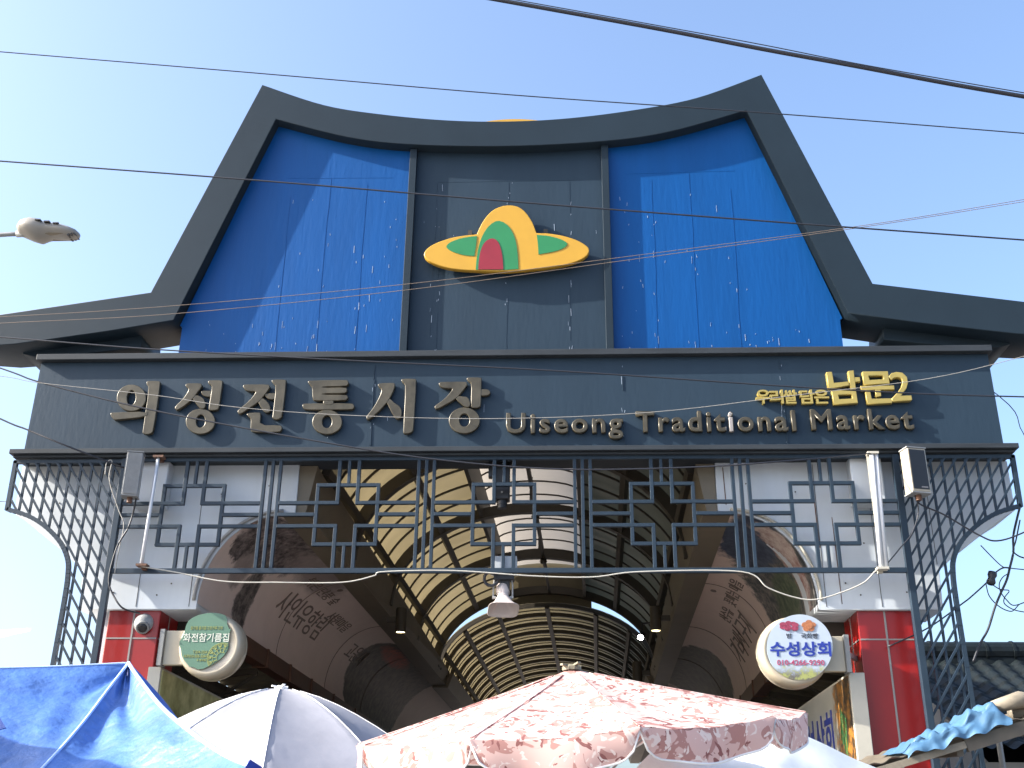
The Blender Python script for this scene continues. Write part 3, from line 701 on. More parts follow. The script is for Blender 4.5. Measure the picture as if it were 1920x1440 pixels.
for s, m in ((-1, cm_l), (1, cm_r)):
    b = MB(); NU, NV = 26, 18
    b.grid(lambda u, v: cove_pt(s, .285+(YN+9-.285)*u, 1.53*v), NU, NV)
    o = b.build('printed_cove', m, front, smooth=True)
    uvl = o.data.uv_layers.new(name='UVMap')
    grid_uv = [(.285+(YN+9-.285)*i/NU, 1.53*j/NV) for i in range(NU+1) for j in range(NV+1)]
    for lp in o.data.loops: uvl.data[lp.index].uv = grid_uv[lp.vertex_index]
    # calligraphy printed on the cove
    lines = ([('사인유향림', 2.9, .44, .42, .9), ('붉은 단풍 숲', 3.0, 1.02, .20, 1.1), ('서원마을', 4.9, .85, .22, 1.1), ('고운사', 7.0, .6, .34, 1.0), ('●', 3.9, 1.32, .09, 1.0)] if s < 0 else
             [('서구지', 4.3, .42, .42, .9), ('기러', 5.6, .34, .42, .9), ('꽃피는 마을', 3.0, .92, .22, .9), ('산수유', 4.6, .88, .22, .9), ('●', 3.9, 1.28, .09, 1.0)])
    for body, u0, v0, h, stx in lines:
        me = text_mesh(body, 0.0, .004); a, c, d, e = bounds(me); me.materials.clear()
        k = h/(e-d)
        for vv in me.vertices:
            X = (vv.co.x-a)*k*stx*1.25; Yv = (vv.co.y-d)*k
            u = u0+X if s < 0 else u0+(c-a)*k*stx*1.25-X
            vv.co = cove_pt(s, u, v0+Yv+X*.03, .004+vv.co.z)
        join_meshes('calligraphy', [me], MAT['printink'], o)
    for u in (3.6, 6.6, 9.6): b = MB(); b.tube([cove_pt(s, u, 1.53*i/14, .003) for i in range(15)], .005, 4); b.build('vinyl_seam', MAT['printink'], o)
    b = MB(); b.add([T(s*3.395,.97,4.10), T(s*3.57,.97,4.10), T(s*3.57,.97,4.325), T(s*3.395,.97,4.325), T(s*3.395,YN+9,4.10), T(s*3.57,YN+9,4.10), T(s*3.57,YN+9,4.325), T(s*3.395,YN+9,4.325)],
        [(0,1,2,3),(7,6,5,4),(0,4,5,1),(1,5,6,2),(2,6,7,3),(3,7,4,0)])
    gt = b.build('gutter', MAT['gutter'], front)
    for y in (1.9, 3.1, 4.3, 5.6, 7.2, 9):
        b = MB(); b.add([T(s*3.38,y,4.09),T(s*3.59,y,4.09),T(s*3.59,y,4.335),T(s*3.38,y,4.335),T(s*3.38,y+.05,4.09),T(s*3.59,y+.05,4.09),T(s*3.59,y+.05,4.335),T(s*3.38,y+.05,4.335)],
        [(0,1,2,3),(7,6,5,4),(0,4,5,1),(1,5,6,2),(2,6,7,3),(3,7,4,0)]); b.build('gutter_clip', MAT['rust'], gt)
    # side aisle: corrugated ceiling, truss and shop wall
    b = MB(); n = 120
    b.grid(lambda u, v: T(s*(3.58+(4.52-3.58)*v), 1.06+21*u, 4.24-.12*v+.018*math.sin(u*n*2*math.pi/2.2)), 320, 2); b.build('aisle_ceiling', MAT['corr'], front)
    b = MB()
    for y in (1.6, 3.4, 5.4, 8, 11): b.bar(T(s*3.6,y,4.10), T(s*4.45,y,3.98), .06,.08,up=(0,0,1)); b.bar(T(s*3.6,y,4.05), T(s*4.4,y,3.55), .04,.05,up=(0,1,0))
    b.bar(T(s*4.2,1.1,3.85), T(s*4.2,20,3.85), .06,.08,up=(0,0,1))
    b.build('aisle_truss', MAT['steel'], front)
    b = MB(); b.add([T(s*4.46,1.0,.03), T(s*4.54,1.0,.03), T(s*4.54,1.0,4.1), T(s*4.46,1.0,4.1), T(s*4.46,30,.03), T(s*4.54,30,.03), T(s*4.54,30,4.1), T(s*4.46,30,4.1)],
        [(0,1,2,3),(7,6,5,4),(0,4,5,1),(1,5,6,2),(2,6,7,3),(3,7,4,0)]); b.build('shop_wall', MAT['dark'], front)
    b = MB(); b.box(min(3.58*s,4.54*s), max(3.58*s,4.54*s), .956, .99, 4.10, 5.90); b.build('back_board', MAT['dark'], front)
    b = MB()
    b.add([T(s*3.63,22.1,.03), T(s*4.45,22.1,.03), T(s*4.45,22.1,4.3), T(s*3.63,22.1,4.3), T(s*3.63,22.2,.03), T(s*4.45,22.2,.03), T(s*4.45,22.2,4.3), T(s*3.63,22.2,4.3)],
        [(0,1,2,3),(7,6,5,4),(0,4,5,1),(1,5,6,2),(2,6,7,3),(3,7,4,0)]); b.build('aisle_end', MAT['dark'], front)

rear = thing('rear_arcade', 'lower arched arcade roof with close set ribs farther back', 'arcade', (0.6,20,0))
BZ2 = 1.27; Y2, Y3 = 11.85, 31.0
y = Y2
while y < Y3:
    b = MB(); arch_rib(b, y, AX, BZ2+.05, .09, .08, 30); b.build('arch_rib', MAT['steel'], rear); y += .95
y = Y2+.3
while y < Y3-.7:
    for dy in (0, .33): b = MB(); arch_rib(b, y+dy, AX+.06, BZ2+.115, .02, .02, 24); b.build('sheet_batten', MAT['steel'], rear)
    y += .95
# infill closing the ridge between the two roofs
b = MB(); vs = []
for i in range(13):
    th = math.pi*(.365+.27*i/12); lo = arc_pt(AX+.10, BZ2+.10, th, YE+.06); hi = arc_pt((AX+.17), BZ+.17, th, YE+.06)
    hz = zm+.44+.20*math.sqrt(max(0, 1-(lo[0]-T(0,YE,0)[0])**2/(xm+.1)**2))
    vs += [lo, (lo[0], lo[1], hz)]
b.add(vs, [(2*i,2*i+2,2*i+3,2*i+1) for i in range(12)]); b.build('ridge_infill', MAT['sheet'], front, solid=.01)
for th in (14, 38, 62, 90, 118, 142, 166):
    t = rad(th); b = MB(); b.bar(arc_pt(AX, BZ2+.05, t, Y2), arc_pt(AX, BZ2+.05, t, Y3), .09, .07, up=(math.cos(t),0,math.sin(t))); b.build('purlin', MAT['steel'], rear)
b = MB(); b.grid(lambda u, v: arc_pt(AX+.09, BZ2+.15, math.pi*u, Y2-.05+(Y3-Y2)*v), 30, 24); b.build('roof_sheet', MAT['sheet'], rear, smooth=True)
for s in (-1, 1):
    b = MB(); b.add([T(s*2.56,YN,5.30), T(s*2.22,YN,5.30), T(s*2.10,YN,5.60), T(s*2.56,YN,5.60), T(s*2.56,Y3,5.30), T(s*2.22,Y3,5.30), T(s*2.10,Y3,5.60), T(s*2.56,Y3,5.60)],
        [(0,1,2,3),(7,6,5,4),(0,4,5,1),(1,5,6,2),(2,6,7,3),(3,7,4,0)]); b.build('spring_beam', MAT['beam'], rear)
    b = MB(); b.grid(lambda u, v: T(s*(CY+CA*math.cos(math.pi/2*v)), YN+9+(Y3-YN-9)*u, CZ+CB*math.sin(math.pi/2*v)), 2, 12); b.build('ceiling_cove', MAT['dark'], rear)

# spotlights on the spring beams
def spot(px, py, Y, r, h, label, lens='lens'):
    p = P(px, py, Y); t = thing('downlight', label, 'downlight', p, 'cylinder downlights on the arcade beams')
    b = MB(); b.lathe([(r*.9,h/2),(r,h/2-.02),(r,-h/2),(r*.86,-h/2),(r*.86,-h/2+.03)], p, 'Z', 20); b.build('housing', MAT['steel'], t, smooth=False)
    b = MB(); b.lathe([(r*.84,-h/2+.012),(r*.84,-h/2+.020)], p, 'Z', 20); b.build('lens', MAT[lens], t)
    sx = -1 if px < 960 else 1
    b = MB(); b.box(*sorted((p.x+sx*r, p.x+sx*(r+.14))), p.y-.03, p.y+.03, p.z-.03, p.z+.05); b.build('bracket', MAT['steel'], t)
spot(752, 1163, 5.4, .085, .38, 'brown cylinder downlight with lit warm lens, on the left beam nearest the gate')
spot(820, 1272, 13.2, .085, .40, 'brown cylinder downlight low on the left beam, just above the pink parasol')
spot(1229, 1160, 5.4, .085, .38, 'brown cylinder downlight with lit warm lens on the right beam')
spot(1195, 1263, 8.0, .085, .40, 'unlit brown cylinder downlight on the right beam above the pink parasol', 'steel')
p = P(1203, 1192, 6.2)
t = thing('spotlight', 'small black spotlight with white lit face beside the right downlight', 'spotlight', p)
aim = Vector((-.35,-.75,-.55)).normalized().to_track_quat('Z','Y').to_matrix()
b = MB(); b.lathe([(.03,-.10),(.05,-.06),(.058,.05),(.058,.065),(.052,.065)], p, 'Z', 20, M=aim); b.build('housing', MAT['black'], t)
b = MB(); b.lathe([(.048,.058),(.048,.068)], p, 'Z', 20, M=aim); b.build('lens', MAT['lensw'], t)
b = MB(); b.bar(p, p+Vector((.02,.05,.22)), .03,.03); b.bar(p+Vector((.02,.05,.2)), p+Vector((.3,.05,.24)), .03,.03); b.build('arm', MAT['black'], t)

# ------------------------------------------------------------------ THINGS FIXED TO THE GATE
# column loudspeakers
def column_speaker(px, py, wd, hh, dp, label, body, face, ribs, rz):
    p = P(px, py, -.20); t = thing('column_speaker', label, 'speaker', p)
    Rz = Matrix.Rotation(rad(rz), 4, 'Z')
    def loc(mb):
        mb.v = [tuple(Rz @ Vector(v) + p) for v in mb.v]; return mb
    b = MB(); b.box(-wd/2, wd/2, -dp/2, dp/2, -hh/2, hh/2); loc(b).build('cabinet', body, t, bevel=.012)
    b = MB()
    if ribs:
        for i in range(13): x = -wd/2+.012+i*(wd-.024)/12; b.box(x-.004, x+.004, -dp/2-.008, -dp/2-.0005, -hh/2+.01, hh/2-.01)
        for i in range(10): y = -dp/2+.012+i*(dp-.024)/9; b.box(-wd/2-.008, -wd/2-.0005, y-.004, y+.004, -hh/2+.01, hh/2-.01)
    else: b.box(-wd/2+.018, wd/2-.018, -dp/2-.006, -dp/2-.001, -hh/2+.03, hh/2-.02)
    loc(b).build('grille', face, t)
    if not ribs:
        b = MB(); b.box(0.0, wd/2-.035, -dp/2-.009, -dp/2-.0065, -hh/2+.045, -hh/2+.060); loc(b).build('badge', MAT['grout'], t)
    b = MB(); b.box(-wd/2-.006, wd/2+.006, -dp/2-.006, dp/2+.004, hh/2+.001, hh/2+.014); b.box(-wd/2-.006, wd/2+.006, -dp/2-.006, dp/2+.004, -hh/2-.014, -hh/2-.001)
    loc(b).build('end_cap', MAT['grey'] if ribs else MAT['ribgrey'], t)
    b = MB(); b.box(-.03, .03, dp/2, dp/2+.12, hh/2-.12, hh/2-.08); b.box(-.03,.03, dp/2, dp/2+.12, -hh/2+.06, -hh/2+.10); b.lathe([(.03,-.06),(.03,0)], (0,0,-hh/2-.014), 'Z', 10)
    loc(b).build('bracket', MAT['rust'], t)
column_speaker(250, 891, .17, .50, .15, 'weathered light grey column loudspeaker with ribbed case, at the lattice corner', MAT['ribgrey'], MAT['ribgrey'], True, 12)
column_speaker(1716, 885, .22, .50, .16, 'black faced column loudspeaker with pale edges hung on the trellis corner', MAT['ivory'], MAT['black'], False, 14)
# fluorescent battens
def batten(p0, p1, r, label, twin):
    a, c = P(*p0, -.11), P(*p1, -.11); t = thing('fluorescent_batten', label, 'tube light', c)
    b = MB(); b.tube([a, c], r, 12)
    if twin: b.tube([a+Vector((.05,.01,0)), c+Vector((.05,.01,0))], r, 12)
    b.build('tube', MAT['tube'], t, smooth=True)
    b = MB()
    if twin: b.box(min(a.x,c.x)-.0, max(a.x,c.x)+.05, -.07, -.06, c.z, a.z)
    for q in (a, c): b.box(q.x-.05, q.x+.07, -.15, -.045, q.z-.012, q.z+.012); b.box(q.x-.02, q.x+.03, -.045, .01, q.z-.03, q.z+.03)
    b.build('end_bracket', MAT['rust'] if not twin else MAT['cream'], t)
batten((297,857), (265,1060), .020, 'slim white fluorescent tube with rusty brackets, hung upright on the lattice', False)
batten((1634,850), (1653,1066), .026, 'thick white twin fluorescent batten hung upright on the lattice', True)
# dome camera on the pillar
p = Vector((-3.93+.0, .38, 4.06)); p = P(271, 1170, .37)
t = thing('dome_camera', 'grey ball security camera with dark lens mounted on a red pillar', 'camera', p)
b = MB(); b.lathe([(.001,-.115)]+[(.115*math.sin(rad(a)), -.115*math.cos(rad(a))) for a in range(15,180,15)]+[(.001,.115)], p, 'Z', 24); b.build('shell', MAT['ribgrey'], t, smooth=True)
b = MB(); b.lathe([(.085,.085),(.085,.128)], p, 'Y', 24); b.build('mount', MAT['grey'], t)
d = Vector((.15,-.8,-.55)).normalized(); Mx = d.to_track_quat('Z','Y').to_matrix()
b = MB(); b.lathe([(.075,.085),(.075,.112),(.062,.118),(.05,.112)], p, 'Z', 24, M=Mx); b.build('bezel', MAT['grey'], t, smooth=True)
b = MB(); b.lathe([(.055,.100),(.050,.120),(.03,.128),(.001,.130)], p, 'Z', 24, M=Mx); b.build('lens', MAT['black'], t, smooth=True)
b = MB(); b.tube([p+Vector((-.02,.06,.10)), p+Vector((-.02,.02,.16)), p+Vector((-.1,.03,.19)), p+Vector((-.2,.04,.20))], .018, 8); b.build('conduit', MAT['ribgrey'], t, smooth=True)
# hanging camera or sensor behind the lattice
p = P(942, 905, .25)
t = thing('hanging_camera', 'black upright box camera hung behind the lattice centre', 'camera', p)
b = MB(); b.box(p.x-.085, p.x+.085, .17, .33, p.z-.22, p.z+.20); b.build('body', MAT['black'], t, bevel=.012)
b = MB(); b.lathe([(.055,-.31),(.055,-.27),(.06,-.27),(.06,-.22)], p, 'Z', 18); b.lathe([(.012,0),(.012,.006)], (p.x,.163,p.z-.14), 'Y', 10, mi=1); b.build('lens', [MAT['black'], MAT['grey']], t)
b = MB(); b.box(p.x-.11, p.x+.11, .21, .29, p.z+.20, 5.953); b.box(p.x-.16,p.x-.115,.2,.3,p.z+.06,p.z+.28); b.build('mount', MAT['black'], t)
# white junction box and horn speaker
a, c = P(921, 1044, .12), P(969, 1069, .12)
t = thing('junction_box', 'small white metal box fixed behind the lattice bottom rail', 'electrical box', (a.x,.15,c.z))
b = MB(); b.box(a.x, c.x, .08, .26, c.z-.03, a.z); b.build('case', MAT['white'], t, bevel=.006)
b = MB(); b.box(a.x+.03, c.x-.03, .072, .0795, c.z-.01, a.z-.015); b.lathe([(.008,0),(.008,.006)], (c.x-.07,.064,(a.z+c.z)/2), 'Y', 8); b.build('lid', MAT['white'], t)
b = MB()
for x in (a.x+.07, c.x-.07): b.box(x-.02, x+.02, .045, .079, c.z-.03, c.z+.0)
b.build('bracket', MAT['steel'], t)
p = P(943, 1118, .12)
t = thing('horn_speaker', 'pale pink white horn loudspeaker pointing down below the lattice', 'speaker', p)
Mx = Vector((.05,-.35,-.94)).normalized().to_track_quat('Z','Y').to_matrix()
prof = [(.001,-.155),(.06,-.15),(.075,-.11),(.078,-.04),(.06,-.02),(.062,.0),(.08,.05),(.11,.11),(.145,.155),(.165,.17),(.170,.176),(.160,.178),(.13,.14),(.08,.07),(.04,.02),(.001,.02)]
b = MB(); n = 40; vs = []
for r, h in prof:
    k = min(1, max(0, (h-.0)/.17))
    for j in range(n):
        q = 2*math.pi*j/n; cs, sn = math.cos(q), math.sin(q)
        e = 2/(2+2.2*k); x = r*math.copysign(abs(cs)**e, cs); y = r*math.copysign(abs(sn)**e, sn)*(1-.12*k)
        vs.append(p+Mx @ Vector((x, y, h)))
b.add(vs, [(i*n+j, i*n+(j+1)%n, (i+1)*n+(j+1)%n, (i+1)*n+j) for i in range(len(prof)-1) for j in range(n)])
b.build('horn', MAT['horn'], t, smooth=True)
b = MB(); b.lathe([(.022,-.165),(.022,-.15)], p, 'Z', 12, M=Mx); b.build('terminal', MAT['printblue'], t)
b = MB()
for s in (-1, 1): b.tube([p+Vector((s*.105,-.02,-.02)), p+Vector((s*.105,0,.12)), p+Vector((s*.09,0,.20))], .010, 6); b.lathe([(.016,-.02),(.016,.02)], p+Vector((s*.095,-.02,-.02)), 'X', 8)
b.build('yoke', MAT['ribgrey'], t)
b = MB(); b.box(p.x-.10, p.x+.12, .06, .20, p.z+.175, p.z+.255); b.box(p.x-.03, p.x+.07, .10, .19, p.z+.05, p.z+.175); b.build('mount', MAT['black'], t)
b = MB(); pts = [(p.x-.13+.075*math.cos(q*.52+1.2), .03+.004*q, p.z+.175+.075*math.sin(q*.52+1.2)) for q in range(14)]; b.tube(pts, .018, 8); b.build('cable_coil', MAT['cable'], t, smooth=True)

# ------------------------------------------------------------------ ROUND SIGNS
def disc_text(body, cx, cz, w_, h_, y, m, parent, bold=.012, cap=None):
    me = text_fit(body, cx-w_/2, cx+w_/2, cz-h_/2, cz+h_/2, y, .003, bold=bold)
    return join_meshes('print', [me], m, parent)
def sign_body(cx, cz, R, yf, yb, label, face_mat, side, face_y):
    t = thing('round_sign', label, 'sign', (cx, yb, cz), 'round projecting shop signs')
    b = MB(); b.lathe([(R*.80,yf+.012),(R*.84,yf),(R*.93,yf+.02),(R*.985,yf+.07),(R,yf+.12),(R,yb-.04),(R*.985,yb-.02),(R*.985,yb-.012),(R*1.0,yb-.010),(R*1.0,yb)], (cx,0,cz), 'Y', 72)
    b.build('housing', MAT['ivory'], t, smooth=True)
    b = MB(); x0, x1 = sorted((cx+side*(R-.12), cx+side*(R+.17))); b.box(x0, x1, yf+.10, yb-.06, cz-.20, cz+.17); b.build('mounting_box', MAT['ivory'], t, bevel=.008)
    b = MB(); x0, x1 = sorted((cx+side*(R+.172), cx+side*(R+.22))); b.box(x0, x1, yf+.06, yb-.02, cz-.21, cz+.18); b.bar((cx+side*(R+.2),yb-.05,cz), (side*3.88,yb+.3,cz), .05,.05,up=(0,0,1)); b.build('mounting_plate', MAT['grey'], t)
    return t
# left: faded torn green sign
SL = (-3.17, 3.83)
cR_ = .355
yf = .06
tl = sign_body(SL[0], SL[1], cR_, yf, .30, 'round sign with peeling faded green face and pale writing', None, -1, yf)
def S8(x, y): return PXZ(310+x/8, 1120+y/8, yf)
torn = [(350,350),(420,300),(500,265),(610,240),(720,230),(830,245),(900,270),(930,330),(925,395),(955,470),(985,480),(960,540),(955,600),(945,680),(950,740),(930,800),(890,860),(820,930),(740,985),(690,1020),(640,1040),(560,1075),(490,1080),(420,1050),(360,1040),(320,990),(280,940),(250,880),(235,780),(210,715),(215,660),(255,600),(290,520),(310,430)]
fc = slab('sign_face', [[S8(*q) for q in torn]], yf-.004, yf+.006, MAT['signgreen'], tl)
def print_line(body, a, c, y0, y1, m, parent, S=None, ypl=0, bold=.012):
    x0, z0 = S(a, y1); x1, z1 = S(c, y0)
    _, zb = S(a, y1); x1b, z1b = S(c, y0)
    me = text_fit(body, x0, x1, z0, z1, ypl, .003, bold=bold)
    return join_meshes('print', [me], m, parent)
print_line('화전참기름집', 265, 965, 540, 670, MAT['printwhite'], fc, S8, yf-.005, .014)
print_line('참기름·들기름·고춧가루·고추', 380, 870, 435, 488, MAT['printyellow'], fc, S8, yf-.005, .002)
print_line('T.834-3264', 415, 635, 800, 843, MAT['printyellow'], fc, S8, yf-.005, .004)
print_line('H.P:010-505-3264', 280, 625, 862, 905, MAT['printyellow'], fc, S8, yf-.005, .004)
print_line('주 종세영', 470, 610, 925, 962, MAT['printyellow'], fc, S8, yf-.005, .004)
b = MB(); cw = S8(845, 905); Rw = .155
def in_torn(x, z):
    pl = [S8(*q) for q in torn]; r = False
    for i in range(len(pl)):
        (x1, z1), (x2, z2) = pl[i-1], pl[i]
        if (z1 > z) != (z2 > z) and x < (x2-x1)*(z-z1)/(z2-z1)+x1: r = not r
    return r
for rr, wd in ((1.0,.006),(.93,.004),(.62,.004),(.36,.005)):
    for i in range(72):
        a0, a1 = 2*math.pi*i/72, 2*math.pi*(i+1)/72
        q0 = (cw[0]+Rw*rr*math.cos(a0), cw[1]+Rw*rr*math.sin(a0)); q1 = (cw[0]+Rw*rr*math.cos(a1), cw[1]+Rw*rr*math.sin(a1))
        if in_torn(*q0) and in_torn(*q1): b.bar((q0[0],yf-.0065,q0[1]), (q1[0],yf-.0065,q1[1]), wd, .003)
for i in range(14):
    a0 = 2*math.pi*i/14
    for r0, r1 in ((.40,.60),(.66,.90)):
        for da in (-.13, .0, .13) if r0 > .5 else (0,):
            q0 = (cw[0]+Rw*r0*math.cos(a0), cw[1]+Rw*r0*math.sin(a0)); q1 = (cw[0]+Rw*r1*math.cos(a0+da), cw[1]+Rw*r1*math.sin(a0+da))
            if in_torn(*q0) and in_torn(*q1): b.bar((q0[0],yf-.0075,q0[1]), (q1[0],yf-.0075,q1[1]), .007, .003)
b.build('wheel_print', MAT['printyellow'], fc)
# right: white sign
SRc = (3.09, 3.78)
tr = sign_body(SRc[0], SRc[1], .37, yf, .30, 'round white sign with blue shop name and pink phone number', None, 1, yf)
def S9(x, y): return PXZ(1410+x/9, 1140+y/9, yf)
face_pts = [S9(805+555*math.cos(a), 665+555*math.sin(a)) for a in [2*math.pi*i/64 for i in range(64)]]
blossom = blotch_mat('sky_and_blossom_print', (0.36,0.42,0.50), (0.10,0.09,0.09), (0.28,0.30,0.10), -.35, 13, (2, 0, 1))
n_, L_n, b_n = nodes_of(blossom)
for nd in n_.nodes:
    if nd.type == 'MAP_RANGE': nd.inputs['From Min'].default_value = 3.45; nd.inputs['From Max'].default_value = 3.36
fr = slab('sign_face', [face_pts], yf-.006, yf+.006, blossom, tr)
YP = yf-.0075
print_line('수성상회', 312, 1318, 570, 818, MAT['printblue'], fr, S9, YP, .03)
print_line('010-4266-9290', 425, 1215, 878, 968, MAT['printpink'], fr, S9, YP, .008)
print_line('밤', 583, 665, 430, 512, MAT['printblack'], fr, S9, YP, .006)
print_line('국화빵', 828, 1105, 428, 518, MAT['printblack'], fr, S9, YP, .006)
mes = []
for i, (x, y, rx, ry) in enumerate([(520,280,60,40),(610,255,50,35),(690,270,55,35),(515,325,50,35),(600,340,58,52),(725,290,58,40),(720,345,60,45)]):
    mes.append(slab_mesh([[S9(*q) for q in ell(x,y,rx,ry,0,20)]], YP-.002-.0012*i, YP))
join_meshes('chestnut_picture', mes, MAT['chestnut'], fr)
mes = []
for i in range(5):
    a = rad(-90+72*i); mes.append(slab_mesh([[S9(*q) for q in ell(955+68*math.cos(a),305+56*math.sin(a),56,46,0,20)]], YP-.002-.0012*i, YP))
mes.append(slab_mesh([[S9(*q) for q in ell(955,305,62,52,0,20)]], YP-.009, YP))
join_meshes('biscuit_picture', mes, MAT['biscuit'], fr)

# side shop sign boxes just inside the pillars
food = blotch_mat('food_photo_print', (0.30,0.30,0.27), (0.03,0.02,0.012), (0.30,0.13,0.02), -.9, 9, (1, 0, 1))
for nd in food.node_tree.nodes:
    if nd.type == 'MAP_RANGE': nd.inputs['From Min'].default_value = .62; nd.inputs['From Max'].default_value = .42
t = thing('shop_signboard', 'white edged shop signboard with food photo and blue writing by the red pillar', 'signboard', (3.72,1.5,2.6))
b = MB(); b.box(3.665, 3.83, .22, 3.2, 2.55, 3.58); b.build('sign_box', MAT['cream'], t, bevel=.006)
b = MB(); b.box(3.655, 3.664, .26, 3.16, 2.58, 3.55); sf = b.build('sign_face', food, t)
me = text_mesh('수성상회', .02, .002); a_, c_, d_, e_ = bounds(me); k = .62/(e_-d_); me.materials.clear()
for v in me.vertices: X, Yv, Z = v.co; v.co = (3.6535-Z, 1.14+(c_-X)*k*.85, 2.70+(Yv-d_)*k)
join_meshes('print', [me], MAT['printblue'], sf)
b = MB()
for i in range(5): b.bar((3.652,.58+.05*i,2.75+.05*i),(3.652,.50+.05*i,3.15+.03*i),.02,.003,up=(1,0,0))
b.build('leaf_print', MAT['green'], sf)
t = thing('olive_signboard', 'yellow green shop signboard with white end strip behind the blue canopy', 'signboard', (-3.75,1.5,2.6))
b = MB(); b.box(-3.86, -3.72, .22, 3.2, 2.55, 3.62); b.build('sign_box', MAT['cream'], t, bevel=.006)
b = MB(); b.box(-3.719, -3.710, .26, 3.16, 2.58, 3.59); b.build('sign_face', MAT['signyellow'], t)

# ------------------------------------------------------------------ STREET LAMP
p0 = P(36, 432, 0); p1 = P(150, 432, 0)
t = thing('street_lamp', 'grey street lamp head with vents on a thin arm', 'street lamp', (-9.0,0,0))
Lh = (p1-p0).length
prof = [(0,.03,.02,.0),(.03,.09,.07,.0),(.10,.135,.10,.0),(.22,.155,.115,.0),(.36,.15,.105,-.01),(.46,.125,.075,-.02),(.56,.115,.085,-.03),(.70,.115,.08,-.045),(.85,.10,.06,-.06),(.95,.075,.04,-.07),(1.0,.03,.015,-.075)]
b = MB(); n = 24; vs = []
for u, wd, hh, dz in prof:
    for j in range(n):
        q = 2*math.pi*j/n; yy = 1.35*wd*math.cos(q); zz = math.sin(q); zz = 1.25*hh*zz if zz > 0 else (.075+.09*math.exp(-((u-.33)/.16)**2))*min(1, wd/.1)*zz
        vs.append(p0+Vector((Lh*u, yy, zz+dz)))
b.add(vs, [(i*n+j, i*n+(j+1)%n, (i+1)*n+(j+1)%n, (i+1)*n+j) for i in range(len(prof)-1) for j in range(n)]+[tuple(range(n)), tuple(range((len(prof)-1)*n, len(prof)*n))])
b.build('lamp_head', MAT['lampgrey'], t, smooth=True)
b = MB(); b.box(p0.x+Lh*.42, p0.x+Lh*.86, -.10, .10, p0.z-.112, p0.z-.070); b.build('diffuser', MAT['beam'], t, bevel=.01)
b = MB()
for i in range(3):
    u = .36+.14*i; b.box(p0.x+Lh*u, p0.x+Lh*(u+.09), -.205+.018*i, -.14, p0.z+.025-.015*i, p0.z+.040-.015*i)
for i in range(3):
    for j in range(2): b.box(p0.x+Lh*(.86+.045*i), p0.x+Lh*(.89+.045*i), -.09+.10*j, -.01+.08*j, p0.z-.135+.012*i, p0.z-.10)
b.build('vent', MAT['black'], t)
b = MB(); b.tube([p0+Vector((.14,0,-.05)), p0+Vector((-.1,0,-.055)), p0+Vector((-1.4,0,-.12)), (-9.0,0,p0.z-.4)], .03, 10); b.tube([p0+Vector((.28,0,-.045)), p0+Vector((-.02,0,-.052))], .045, 10); b.build('arm', MAT['grey'], t, smooth=True)
b = MB(); b.tube([(-9.0,0,0),(-9.0,0,p0.z-.3)], [.09,.06], 14); b.build('pole', MAT['grey'], t, smooth=True)

# ------------------------------------------------------------------ WIRES
def wire(pts, Y, r, m, label, name='overhead_cable', k=6, group='overhead wires'):
    P3 = [P(*q[:2], q[2] if len(q) > 2 else Y) for q in pts]
    b = MB(); b.tube(catmull(P3, k), r, 6); o = b.build(name, m, None, smooth=True)
    return tag(o, label, 'cable', group)
wire([(600,-60),(935,0),(1240,55),(1430,92),(1600,123),(1780,157),(1920,181),(2300,245)], -5, .0165, MAT['cable'], 'thick black cable crossing the sky at the upper right')
wire([(600,-66),(935,-6),(1240,49),(1430,84),(1600,118),(1780,150),(1920,174),(2300,238)], -5.02, .004, MAT['cable'], 'thin lashing wire running along the thick upper cable')
wire([(-300,72),(0,97),(480,137),(960,178),(1440,212),(1920,250),(2300,282)], -4, .0050, MAT['cable'], 'thin wire crossing the sky and the top of the curved roof')
wire([(-300,280),(0,302),(480,338),(960,378),(1440,415),(1920,450),(2300,478)], -3, .0075, MAT['cable'], 'dark wire crossing the blue panels above the emblem')
wire([(-300,604),(0,594),(330,573),(760,533),(1130,487),(1610,424),(1920,374),(2300,310)], -2.5, .0030, MAT['tancable'], 'upper tan wire of the pair rising past the emblem')
wire([(-300,622),(0,606),(330,588),(760,544),(1130,494),(1610,427),(1920,378),(2300,316)], -2.5, .0030, MAT['tancable'], 'lower tan wire of the pair rising past the emblem')
wire([(-300,610),(0,632),(290,655),(640,675),(1040,695),(1440,722),(1700,737),(1920,744),(2300,752)], -1.5, .0075, MAT['cable'], 'dark wire running along the top of the sign board')
wire([(-300,590),(0,690),(80,718),(290,770),(640,835),(850,865),(1060,880),(1300,876),(1480,864),(1634,850,-.12)], -1.0, .0085, MAT['cable'], 'black cable sagging across the sign letters to the right tube light')
wire([(-200,690),(0,785),(52,806),(140,842),(240,880,-.05)], -.5, .010, MAT['cable'], 'short dark cable reaching the grey column loudspeaker')
wire([(-200,688),(0,705),(75,718),(290,741),(440,763),(640,778),(920,785),(1220,773),(1500,740),(1740,710),(1920,668),(2200,590)], -1.8, .0032, MAT['greycable'], 'fine pale wire dipping across the English lettering')
wire([(1600,560,1.5),(1870,740,1.5),(1920,815,1.5),(2000,930,1.5)], 1.5, .006, MAT['cable'], 'thin wire slanting down behind the right end of the sign board')
wire([(-100,940,.6),(0,940,.6),(20,941,.3)], .3, .005, MAT['cable'], 'short thin wire reaching the outer trellis corner')
wire([(265,1062,-.1),(330,1073),(420,1090),(520,1092),(640,1092),(700,1080),(720,1072),(850,1070),(1000,1080),(1110,1082),(1200,1072),(1390,1072),(1440,1102),(1490,1120),(1530,1124),(1580,1110),(1620,1092),(1640,1072),(1652,1066,-.11)], -.03, .0075, MAT['whitecable'], 'white flex draped below the lattice between both tube lights', 'loose_flex', 8, 'flexes on the gate')
